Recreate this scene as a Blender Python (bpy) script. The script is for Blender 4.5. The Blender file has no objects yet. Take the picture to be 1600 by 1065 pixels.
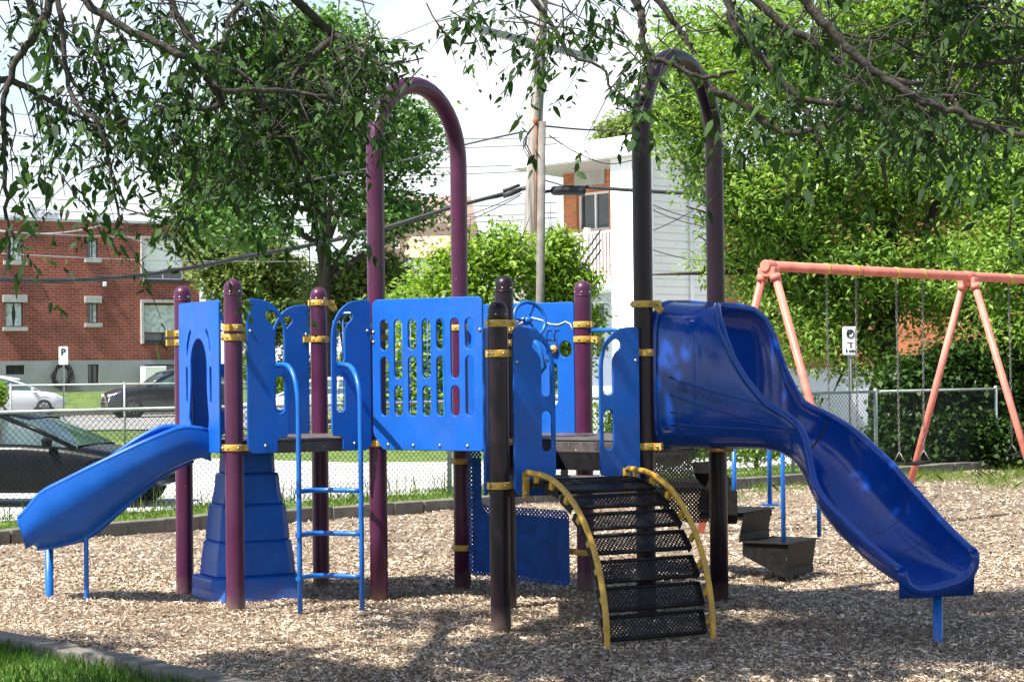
import bpy, bmesh, math, random
import numpy as np
from mathutils import Vector, Matrix
R_ = math.radians
rng = np.random.default_rng(7); random.seed(7)
scene = bpy.context.scene; COL = scene.collection
# ------------------------------------------------------------------ camera
FPX, CAMH, PIT, ROLL = 3073.8, 1.654, .0137, .0109
cd = bpy.data.cameras.new('camera'); cam = bpy.data.objects.new('camera', cd); COL.objects.link(cam)
cd.sensor_width = 36; cd.lens = FPX/1600*36; cd.clip_end = 2000
CM = Matrix.Translation((0, 0, CAMH)) @ Matrix.Rotation(math.pi/2+PIT, 4, 'X') @ Matrix.Rotation(-ROLL, 4, 'Z')
cam.matrix_world = CM; scene.camera = cam
scene.view_settings.view_transform = 'Standard'; scene.view_settings.look = 'None'
scene.view_settings.exposure = 1.05; scene.view_settings.gamma = 1
# ------------------------------------------------------------------ sky and sun
SAZ = Vector((-.81, -.585, 0)).normalized(); SEL = R_(56)
SUN = (SAZ*math.cos(SEL)+Vector((0, 0, math.sin(SEL)))).normalized()
wd = bpy.data.worlds.new('World'); scene.world = wd; wd.use_nodes = True
nt = wd.node_tree; N = nt.nodes; L = nt.links; N.clear()
sky = N.new('ShaderNodeTexSky'); sky.sky_type = 'NISHITA'; sky.sun_disc = False
sky.sun_elevation = SEL; sky.sun_rotation = math.atan2(SUN.x, SUN.y)
bg = N.new('ShaderNodeBackground'); bg.inputs[1].default_value = .11
bg2 = N.new('ShaderNodeBackground'); bg2.inputs[0].default_value = (.93, .97, 1, 1); bg2.inputs[1].default_value = .64
tc = N.new('ShaderNodeTexCoord'); mp = N.new('ShaderNodeMapping'); mp.inputs['Scale'].default_value = (2.2, 2.2, 6)
no = N.new('ShaderNodeTexNoise'); no.inputs['Scale'].default_value = 1.6; no.inputs['Detail'].default_value = 6; no.inputs['Roughness'].default_value = .55
sx = N.new('ShaderNodeSeparateXYZ'); ma = N.new('ShaderNodeMath'); ma.operation = 'MULTIPLY_ADD'; ma.inputs[1].default_value = -.8
cr = N.new('ShaderNodeValToRGB'); cr.color_ramp.elements[0].position = .29; cr.color_ramp.elements[1].position = .46
cr.color_ramp.elements[0].color = (.06, .06, .06, 1)
mx = N.new('ShaderNodeMixShader'); out = N.new('ShaderNodeOutputWorld')
L.new(tc.outputs['Generated'], mp.inputs[0]); L.new(mp.outputs[0], no.inputs[0]); L.new(tc.outputs['Generated'], sx.inputs[0])
L.new(sx.outputs[2], ma.inputs[0]); L.new(no.outputs[0], ma.inputs[2]); L.new(ma.outputs[0], cr.inputs[0])
L.new(sky.outputs[0], bg.inputs[0]); L.new(cr.outputs[0], mx.inputs[0]); L.new(bg.outputs[0], mx.inputs[1]); L.new(bg2.outputs[0], mx.inputs[2])
L.new(mx.outputs[0], out.inputs[0])
sl = bpy.data.lights.new('sun', 'SUN'); sl.energy = 5; sl.angle = R_(.53); sl.color = (1, .955, .87)
so = bpy.data.objects.new('sun', sl); COL.objects.link(so); so.rotation_euler = SUN.to_track_quat('Z', 'Y').to_euler(); so.location = SUN*60

def ray(x, y):
    """pixel of the 1600x1065 photo -> world direction"""
    return (CM.to_3x3() @ Vector(((x-800)/FPX, (532.5-y)/FPX, -1)))
def at(x, y, Y):
    d = ray(x, y); return Vector((0, 0, CAMH))+d*(Y/d.y)
def gnd(x, y, z=0):
    d = ray(x, y); return Vector((0, 0, CAMH))+d*((z-CAMH)/d.z)
def onplane(x, y, P, n):
    d = ray(x, y); o = Vector((0, 0, CAMH)); return o+d*((Vector(P)-o).dot(n)/d.dot(n))

# ------------------------------------------------------------------ materials
def new_mat(name):
    m = bpy.data.materials.new(name); m.use_nodes = True
    return m, m.node_tree.nodes, m.node_tree.links, m.node_tree.nodes['Principled BSDF']
def nz(N, L, scale, detail=3, coord='Object', vec=None, rough=.5, dist=0):
    t = N.new('ShaderNodeTexNoise'); t.inputs['Scale'].default_value = scale; t.inputs['Detail'].default_value = detail
    t.inputs['Roughness'].default_value = rough; t.inputs['Distortion'].default_value = dist
    if vec is None:
        c = N.new('ShaderNodeTexCoord'); vec = c.outputs[coord]
    L.new(vec, t.inputs['Vector']); return t
def ramp(N, L, fac, stops, interp='LINEAR'):
    r = N.new('ShaderNodeValToRGB'); e = r.color_ramp.elements; r.color_ramp.interpolation = interp
    while len(e) < len(stops): e.new(.5)
    for k, (p, c) in enumerate(stops):
        e[k].position = p; e[k].color = (*c, 1) if len(c) == 3 else c
    L.new(fac, r.inputs[0]); return r
def bump(N, L, h, B, strength=.3, dist=.01):
    b = N.new('ShaderNodeBump'); b.inputs['Strength'].default_value = strength; b.inputs['Distance'].default_value = dist
    L.new(h, b.inputs['Height']); L.new(b.outputs[0], B.inputs['Normal'])
def mat(name, col, rough=.5, var=.18, scale=6, metal=0, bmp=0, bscale=60, spec=.5, coat=0, spots=None, grime=0, dirt=0):
    """painted / plastic / metal surface with uneven colour and sheen"""
    m, N, L, B = new_mat(name)
    t = nz(N, L, scale, 5)
    a = tuple(max(0, c*(1-var)) for c in col); b = tuple(min(1, c*(1+var)) for c in col)
    r = ramp(N, L, t.outputs[0], [(.3, a), (.7, b)])
    src = r.outputs[0]
    if spots:                                   # chipped paint / dust specks
        s = nz(N, L, spots[1], 2); q = ramp(N, L, s.outputs[0], [(spots[2], (0, 0, 0)), (spots[2]+.03, (1, 1, 1))])
        mixn = N.new('ShaderNodeMix'); mixn.data_type = 'RGBA'
        L.new(q.outputs[0], mixn.inputs[0]); L.new(src, mixn.inputs[6]); mixn.inputs[7].default_value = (*spots[0], 1); src = mixn.outputs[2]
    if dirt:
        ct = N.new('ShaderNodeTexCoord'); sz = N.new('ShaderNodeSeparateXYZ'); L.new(ct.outputs['Object'], sz.inputs[0]); dn_ = nz(N, L, 9, 6); ad = N.new('ShaderNodeMath'); ad.operation = 'MULTIPLY_ADD'; ad.inputs[1].default_value = .28
        L.new(dn_.outputs[0], ad.inputs[0]); L.new(sz.outputs[2], ad.inputs[2]); qd = ramp(N, L, ad.outputs[0], [(.13, (dirt,)*3), (.30, (0, 0, 0))]); dm = N.new('ShaderNodeMix'); dm.data_type = 'RGBA'
        L.new(qd.outputs[0], dm.inputs[0]); L.new(src, dm.inputs[6]); dm.inputs[7].default_value = (.2, .15, .11, 1); src = dm.outputs[2]
    if grime:
        g1 = nz(N, L, 2.6, 9, rough=.7); q = ramp(N, L, g1.outputs[0], [(.46, (0, 0, 0)), (.72, (grime,)*3)]); gm = N.new('ShaderNodeMix'); gm.data_type = 'RGBA'
        L.new(q.outputs[0], gm.inputs[0]); L.new(src, gm.inputs[6]); gm.inputs[7].default_value = (.2, .22, .25, 1); src = gm.outputs[2]
        cc = N.new('ShaderNodeTexCoord'); mpp = N.new('ShaderNodeMapping'); mpp.inputs['Scale'].default_value = (90, 90, 5); mpp.inputs['Rotation'].default_value = (.5, .35, .2); L.new(cc.outputs['Object'], mpp.inputs[0])
        g2 = nz(N, L, 1, 3, vec=mpp.outputs[0]); q2 = ramp(N, L, g2.outputs[0], [(.68, (0, 0, 0)), (.74, (grime*.9,)*3)]); gm2 = N.new('ShaderNodeMix'); gm2.data_type = 'RGBA'
        L.new(q2.outputs[0], gm2.inputs[0]); L.new(src, gm2.inputs[6]); gm2.inputs[7].default_value = (.16, .24, .42, 1); src = gm2.outputs[2]
    L.new(src, B.inputs['Base Color'])
    r2 = ramp(N, L, t.outputs[0], [(.25, (rough*.85,)*3), (.75, (min(1, rough*1.2),)*3)]); L.new(r2.outputs[0], B.inputs['Roughness'])
    B.inputs['Metallic'].default_value = metal; B.inputs['Specular IOR Level'].default_value = spec; B.inputs['Coat Weight'].default_value = coat
    B.inputs['Coat Roughness'].default_value = .15
    if bmp:
        t2 = nz(N, L, bscale, 4); bump(N, L, t2.outputs[0], B, bmp, .004)
    return m
def leaf_mat(name, cols, trans=.35, rough=.45):
    m, N, L, B = new_mat(name)
    g = N.new('ShaderNodeNewGeometry'); k = len(cols)
    r = ramp(N, L, g.outputs['Random Per Island'], [(i/(k-1) if k > 1 else 0, c) for i, c in enumerate(cols)])
    L.new(r.outputs[0], B.inputs['Base Color']); B.inputs['Roughness'].default_value = rough; B.inputs['Specular IOR Level'].default_value = .28
    tr = N.new('ShaderNodeBsdfTranslucent'); hs = N.new('ShaderNodeHueSaturation'); hs.inputs['Value'].default_value = 1.5; hs.inputs['Hue'].default_value = .49
    hs.inputs['Saturation'].default_value = 1.1
    L.new(r.outputs[0], hs.inputs['Color']); L.new(hs.outputs[0], tr.inputs[0])
    mx = N.new('ShaderNodeMixShader'); mx.inputs[0].default_value = trans
    L.new(B.outputs[0], mx.inputs[1]); L.new(tr.outputs[0], mx.inputs[2]); L.new(mx.outputs[0], N['Material Output'].inputs[0])
    return m
def brick_mat(name, c1, c2, mortar, scale, coord='UV'):
    m, N, L, B = new_mat(name)
    c = N.new('ShaderNodeTexCoord'); b = N.new('ShaderNodeTexBrick'); L.new(c.outputs[coord], b.inputs[0])
    b.inputs['Color1'].default_value = (*c1, 1); b.inputs['Color2'].default_value = (*c2, 1); b.inputs['Mortar'].default_value = (*mortar, 1)
    b.inputs['Scale'].default_value = 1; b.inputs['Brick Width'].default_value = .215*scale; b.inputs['Row Height'].default_value = .075*scale
    b.inputs['Mortar Size'].default_value = .009*scale; b.inputs['Mortar Smooth'].default_value = .3
    t = nz(N, L, .7, 4, vec=c.outputs[coord]); mm = N.new('ShaderNodeMix'); mm.data_type = 'RGBA'; mm.blend_type = 'MULTIPLY'; mm.inputs[0].default_value = 1
    r = ramp(N, L, t.outputs[0], [(.3, (.62, .6, .6)), (.5, (.95, .93, .92)), (.7, (1.2, 1.15, 1.1))]); L.new(b.outputs[0], mm.inputs[6]); L.new(r.outputs[0], mm.inputs[7])
    L.new(mm.outputs[2], B.inputs['Base Color']); B.inputs['Roughness'].default_value = .9
    bump(N, L, b.outputs['Fac'], B, -.4, .01); return m
def siding_mat(name, col, pitch=.12):
    m, N, L, B = new_mat(name)
    c = N.new('ShaderNodeTexCoord'); s = N.new('ShaderNodeSeparateXYZ'); L.new(c.outputs['Object'], s.inputs[0])
    d = N.new('ShaderNodeMath'); d.operation = 'DIVIDE'; d.inputs[1].default_value = pitch; L.new(s.outputs[2], d.inputs[0])
    f = N.new('ShaderNodeMath'); f.operation = 'FRACT'; L.new(d.outputs[0], f.inputs[0])
    r = ramp(N, L, f.outputs[0], [(0, tuple(x*.62 for x in col)), (.1, tuple(x*.8 for x in col)), (.16, col), (1, col)])
    t = nz(N, L, 1.3, 5); mm = N.new('ShaderNodeMix'); mm.data_type = 'RGBA'; mm.blend_type = 'MULTIPLY'; mm.inputs[0].default_value = 1
    r3 = ramp(N, L, t.outputs[0], [(.3, (.9, .9, .88)), (.7, (1, 1, 1))]); L.new(r.outputs[0], mm.inputs[6]); L.new(r3.outputs[0], mm.inputs[7])
    L.new(mm.outputs[2], B.inputs['Base Color']); B.inputs['Roughness'].default_value = .6; bump(N, L, f.outputs[0], B, .8, .02); return m
def perf_mat(name, col, pitch, rad, rough=.5, border=None):
    """sheet metal with round punched holes (UV in metres)"""
    m, N, L, B = new_mat(name)
    c = N.new('ShaderNodeUVMap'); s = N.new('ShaderNodeSeparateXYZ'); L.new(c.outputs[0], s.inputs[0])
    def M(op, a, b=None):
        n = N.new('ShaderNodeMath'); n.operation = op
        for i, v in enumerate((a, b)):
            if v is None: continue
            if isinstance(v, (int, float)): n.inputs[i].default_value = v
            else: L.new(v, n.inputs[i])
        return n.outputs[0]
    def grid(off):
        u = M('SUBTRACT', M('FRACT', M('ADD', M('DIVIDE', s.outputs[0], pitch), off)), .5)
        v = M('SUBTRACT', M('FRACT', M('ADD', M('DIVIDE', s.outputs[1], pitch), off)), .5)
        return M('SQRT', M('ADD', M('MULTIPLY', u, u), M('MULTIPLY', v, v)))
    d = M('MINIMUM', grid(.5), grid(1.0)); hole = M('LESS_THAN', d, rad/pitch)
    t = nz(N, L, 12, 4); r = ramp(N, L, t.outputs[0], [(.3, tuple(x*.7 for x in col)), (.75, tuple(x*1.4 for x in col))]); L.new(r.outputs[0], B.inputs['Base Color'])
    B.inputs['Roughness'].default_value = rough; B.inputs['Specular IOR Level'].default_value = .25
    tr = N.new('ShaderNodeBsdfTransparent'); mx = N.new('ShaderNodeMixShader'); L.new(hole, mx.inputs[0]); L.new(B.outputs[0], mx.inputs[1]); L.new(tr.outputs[0], mx.inputs[2])
    L.new(mx.outputs[0], N['Material Output'].inputs[0]); return m
def glass_mat(name, col=(.03, .04, .045), rough=.05):
    m, N, L, B = new_mat(name); t = nz(N, L, 1.5, 3)
    r = ramp(N, L, t.outputs[0], [(.35, tuple(x*.6 for x in col)), (.65, tuple(x*1.4 for x in col))]); L.new(r.outputs[0], B.inputs['Base Color'])
    B.inputs['Roughness'].default_value = rough; B.inputs['Specular IOR Level'].default_value = .9; return m

M = {}
M['blue'] = mat('blue_panel_plastic', (.003, .098, .46), .48, .14, 3, bmp=.12, bscale=220, spec=.3, spots=((.05, .14, .4), 38, .80), grime=.11)
M['blue_deep'] = mat('blue_slide_plastic', (.002, .047, .3), .14, .16, 3, bmp=.05, bscale=90, spots=((.06, .11, .3), 30, .8), grime=.07)
M['blue_slide'] = mat('blue_short_slide_plastic', (.003, .09, .44), .36, .14, 4, bmp=.08, bscale=120, grime=.09, spec=.35, dirt=.4)
M['blue_metal'] = mat('blue_powder_coat', (.006, .12, .46), .33, .12, 10, spots=((.2, .22, .25), 55, .77))
M['groove'] = mat('panel_core_white', (.62, .66, .7), .6, .1)
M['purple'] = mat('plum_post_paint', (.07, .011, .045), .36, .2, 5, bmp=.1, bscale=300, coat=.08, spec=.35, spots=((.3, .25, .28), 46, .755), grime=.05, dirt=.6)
M['purple_shaded'] = mat('shaded_plum_post_paint', (.014, .005, .011), .36, .2, 5, bmp=.1, bscale=300, coat=.05, spec=.3, spots=((.14, .11, .13), 46, .77), grime=.02, dirt=.5)  # same plum paint, tree shade on these posts put into the colour
M['yellow'] = mat('yellow_clamp_metal', (.56, .33, .045), .42, .25, 14, spots=((.2, .09, .03), 60, .70))
M['bolt'] = mat('bolt_steel', (.5, .5, .5), .35, .2, 30, metal=1)
M['black'] = mat('black_rubber_coat', (.009, .0085, .009), .55, .4, 20, bmp=.2, bscale=80, spec=.25)
M['deck'] = mat('deck_brown_rubber', (.085, .07, .068), .65, .3, 14, bmp=.4, bscale=70, spots=((.3, .24, .16), 30, .68))
M['perf_black'] = perf_mat('black_punched_metal', (.014, .013, .014), .03, .0062, .45)
M['perf_tread'] = perf_mat('black_punched_tread', (.010, .0095, .010), .027, .0058, .45)
M['perf_blue'] = perf_mat('blue_punched_metal', (.006, .08, .38), .032, .006, .4)
M['coral'] = mat('faded_coral_paint', (.64, .19, .14), .5, .2, 7, spots=((.3, .1, .06), 22, .72))
M['steel'] = mat('galvanised_steel', (.33, .34, .35), .5, .25, 20, metal=.6)
M['chain'] = mat('chain_steel', (.2, .19, .18), .5, .4, 40, metal=.6)
M['fence_wire'] = mat('fence_wire', (.055, .065, .06), .55, .3, 8, metal=.2)
M['fence_green'] = mat('fence_rail_grey_green', (.27, .31, .30), .5, .25, 8, metal=.2)
M['fence_pale'] = mat('pale_fence_metal', (.33, .34, .34), .5, .2, 8); M['concrete'] = mat('curb_concrete', (.15, .137, .115), .9, .32, 4, bmp=.8, bscale=40, spots=((.1, .095, .08), 14, .62))
M['black_paint'] = mat('black_car_paint', (.004, .0045, .006), .3, .2, 3, coat=.05, spec=.12)
M['white_paint'] = mat('white_car_paint', (.75, .76, .77), .25, .05, 3, coat=.8)
M['silver_paint'] = mat('silver_car_paint', (.45, .47, .5), .25, .08, 3, coat=.8)
M['navy_paint'] = mat('dark_navy_car_paint', (.012, .012, .02), .2, .2, 3, coat=1)
M['glass'] = glass_mat('window_glass'); M['car_glass'] = glass_mat('car_glass', (.05, .085, .085), .03)
M['tyre'] = mat('tyre_rubber', (.015, .015, .015), .8, .3, 20); M['rim'] = mat('alloy_rim', (.16, .16, .17), .35, .1, 10, metal=.8)
M['red_lens'] = mat('red_tail_lens', (.5, .02, .015), .2, .1); M['clear_lens'] = mat('headlamp_lens', (.65, .68, .7), .1, .1)
M['white'] = mat('white_trim', (.86, .86, .85), .5, .06, 2); M['soffit'] = siding_mat('soffit', (.45, .45, .44), .15)
M['siding'] = siding_mat('white_siding', (.86, .86, .85), .17)
M['whitewall'] = mat('white_wall', (.88, .88, .86), .7, .06, 1.2)
M['brick_red'] = brick_mat('red_brown_brick', (.32, .068, .042), (.21, .042, .03), (.3, .21, .17), 1.55)
M['brick_orange'] = brick_mat('orange_brick', (.62, .2, .075), (.46, .13, .05), (.4, .27, .18), 1.2)
M['brick_tan'] = brick_mat('tan_brick', (.3, .2, .12), (.24, .16, .1), (.3, .26, .22), 1.3)
M['stone'] = mat('lintel_stone', (.42, .41, .39), .85, .15, 5); M['found'] = mat('foundation_render', (.30, .31, .315), .9, .12, 1.2, bmp=.3, bscale=10)
M['found_pale'] = mat('pale_foundation', (.5, .54, .6), .9, .1, 1)
M['curtain'] = mat('pale_curtain', (.55, .6, .58), .9, .35, 6); M['dark_frame'] = mat('dark_window_frame', (.03, .03, .03), .5, .3)
M['grey_metal'] = mat('roof_vent_metal', (.5, .52, .54), .5, .15, 5, metal=.3)
M['wood_pole'] = None
M['brown_render'] = mat('brown_far_wall', (.26, .17, .14), .9, .15, .5); M['salmon'] = mat('salmon_roof', (.55, .3, .22), .8, .1, .5)
M['sign_white'] = mat('sign_white', (.8, .8, .8), .45, .05, 4); M['ink'] = mat('sign_ink', (.012, .012, .014), .5, .1)
M['pole_grey'] = mat('old_grey_pole', (.17, .155, .14), .8, .3, 8, bmp=.4, bscale=40); M['rust'] = mat('rusty_conduit', (.22, .085, .04), .8, .4, 5); M['cable'] = mat('cable_black', (.035, .035, .04), .6, .3, 3); M['cable_grey'] = mat('cable_grey', (.22, .23, .24), .6, .2, 3)
M['glasspot'] = mat('porcelain_insulator', (.5, .53, .55), .2, .1)
# weathered pole
m, N, L, B = new_mat('weathered_pole_wood'); c = N.new('ShaderNodeTexCoord'); mp = N.new('ShaderNodeMapping'); mp.inputs['Scale'].default_value = (14, 14, .7)
L.new(c.outputs['Object'], mp.inputs[0]); t = nz(N, L, 1.5, 7, vec=mp.outputs[0]); r = ramp(N, L, t.outputs[0], [(.3, (.13, .115, .1)), (.48, (.3, .275, .25)), (.7, (.42, .395, .36))])
L.new(r.outputs[0], B.inputs['Base Color']); B.inputs['Roughness'].default_value = .95; bump(N, L, t.outputs[0], B, .6, .02); M['wood_pole'] = m
# bark
def bark(name, a, b, sc=(9, 9, 2)):
    m, N, L, B = new_mat(name); c = N.new('ShaderNodeTexCoord'); mp = N.new('ShaderNodeMapping'); mp.inputs['Scale'].default_value = sc
    L.new(c.outputs['Object'], mp.inputs[0]); t = nz(N, L, 3, 8, vec=mp.outputs[0], rough=.65); r = ramp(N, L, t.outputs[0], [(.35, a), (.65, b)])
    L.new(r.outputs[0], B.inputs['Base Color']); B.inputs['Roughness'].default_value = .95; bump(N, L, t.outputs[0], B, .8, .02); return m
M['bark'] = bark('ash_bark', (.018, .014, .012), (.085, .07, .06), (14, 14, 14)); M['bark_dark'] = bark('dark_bark', (.02, .016, .012), (.07, .055, .045))
# ground covers
m, N, L, B = new_mat('wood_chip_bed'); c = N.new('ShaderNodeTexCoord')
vo = N.new('ShaderNodeTexVoronoi'); vo.inputs['Scale'].default_value = 30; mp = N.new('ShaderNodeMapping'); mp.inputs['Scale'].default_value = (1, 1.9, 1); mp.inputs['Rotation'].default_value = (0, 0, .5)
w1 = nz(N, L, 6, 3); vm = N.new('ShaderNodeVectorMath'); vm.operation = 'ADD'; L.new(c.outputs['Object'], vm.inputs[0]); L.new(w1.outputs[1], vm.inputs[1])
L.new(vm.outputs[0], mp.inputs[0]); L.new(mp.outputs[0], vo.inputs['Vector']); bw = N.new('ShaderNodeRGBToBW'); L.new(vo.outputs['Color'], bw.inputs[0])
r = ramp(N, L, bw.outputs[0], [(.15, (.09, .062, .04)), (.45, (.25, .19, .13)), (.8, (.42, .35, .26))])
t = nz(N, L, .6, 4); r2 = ramp(N, L, t.outputs[0], [(.35, (.8, .78, .8)), (.65, (1.05, .98, .9))]); mm = N.new('ShaderNodeMix'); mm.data_type = 'RGBA'; mm.blend_type = 'MULTIPLY'; mm.inputs[0].default_value = 1
L.new(r.outputs[0], mm.inputs[6]); L.new(r2.outputs[0], mm.inputs[7]); L.new(mm.outputs[2], B.inputs['Base Color']); B.inputs['Roughness'].default_value = .95
bump(N, L, bw.outputs[0], B, 1, .02); M['chipbed'] = m
m, N, L, B = new_mat('wood_chip'); g = N.new('ShaderNodeNewGeometry')
r = ramp(N, L, g.outputs['Random Per Island'], [(0, (.06, .036, .022)), (.22, (.2, .135, .08)), (.5, (.42, .335, .245)), (.8, (.62, .53, .415)), (1, (.84, .77, .66))]); t = nz(N, L, 1.1, 6, rough=.65); r2 = ramp(N, L, t.outputs[0], [(.3, (.62, .56, .52)), (.48, (1.0, .96, .92)), (.7, (1.3, 1.24, 1.14))]); mm = N.new('ShaderNodeMix'); mm.data_type = 'RGBA'; mm.blend_type = 'MULTIPLY'; mm.inputs[0].default_value = 1
L.new(r.outputs[0], mm.inputs[6]); L.new(r2.outputs[0], mm.inputs[7]); L.new(mm.outputs[2], B.inputs['Base Color']); B.inputs['Roughness'].default_value = .85; M['chip'] = m
m, N, L, B = new_mat('grass_soil'); t = nz(N, L, 3, 6); r = ramp(N, L, t.outputs[0], [(.3, (.07, .1, .02)), (.55, (.13, .21, .035)), (.75, (.24, .27, .07))]); L.new(r.outputs[0], B.inputs['Base Color']); B.inputs['Roughness'].default_value = 1
t2 = nz(N, L, 30, 4); bump(N, L, t2.outputs[0], B, 1, .04); M['turf'] = m
m, N, L, B = new_mat('alley_concrete'); t = nz(N, L, .8, 8); r = ramp(N, L, t.outputs[0], [(.3, (.42, .41, .385)), (.7, (.56, .55, .52))]); L.new(r.outputs[0], B.inputs['Base Color']); B.inputs['Roughness'].default_value = .9
t2 = nz(N, L, 60, 4); bump(N, L, t2.outputs[0], B, .3, .01); M['alley'] = m
m, N, L, B = new_mat('street_asphalt'); t = nz(N, L, .35, 8); r = ramp(N, L, t.outputs[0], [(.3, (.24, .235, .225)), (.7, (.36, .35, .33))]); L.new(r.outputs[0], B.inputs['Base Color']); B.inputs['Roughness'].default_value = .9; M['street'] = m
M['grass'] = leaf_mat('grass_blade', [(.05, .11, .012), (.1, .2, .025), (.17, .28, .04), (.3, .3, .1)], .3)
M['grass_dark'] = leaf_mat('lawn_blade', [(.035, .09, .012), (.06, .15, .02), (.1, .2, .03)], .3)
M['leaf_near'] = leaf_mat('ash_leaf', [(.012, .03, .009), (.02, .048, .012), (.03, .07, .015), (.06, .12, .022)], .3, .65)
M['leaf_maple'] = leaf_mat('maple_leaf', [(.05, .11, .03), (.09, .19, .045), (.14, .27, .07), (.24, .37, .13)], .42)
M['leaf_box'] = leaf_mat('boxelder_leaf', [(.075, .145, .022), (.14, .25, .04), (.22, .36, .07), (.36, .49, .14)], .42)
M['leaf_shrub'] = leaf_mat('bright_shrub_leaf', [(.08, .16, .018), (.15, .27, .035), (.24, .38, .06), (.4, .5, .13)], .45)
M['leaf_olive'] = leaf_mat('olive_tree_leaf', [(.1, .15, .035), (.17, .24, .06), (.27, .35, .12)], .4)
M['leaf_vine'] = leaf_mat('vine_leaf', [(.012, .03, .007), (.02, .05, .01), (.035, .08, .016), (.07, .13, .03)], .25)

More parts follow.
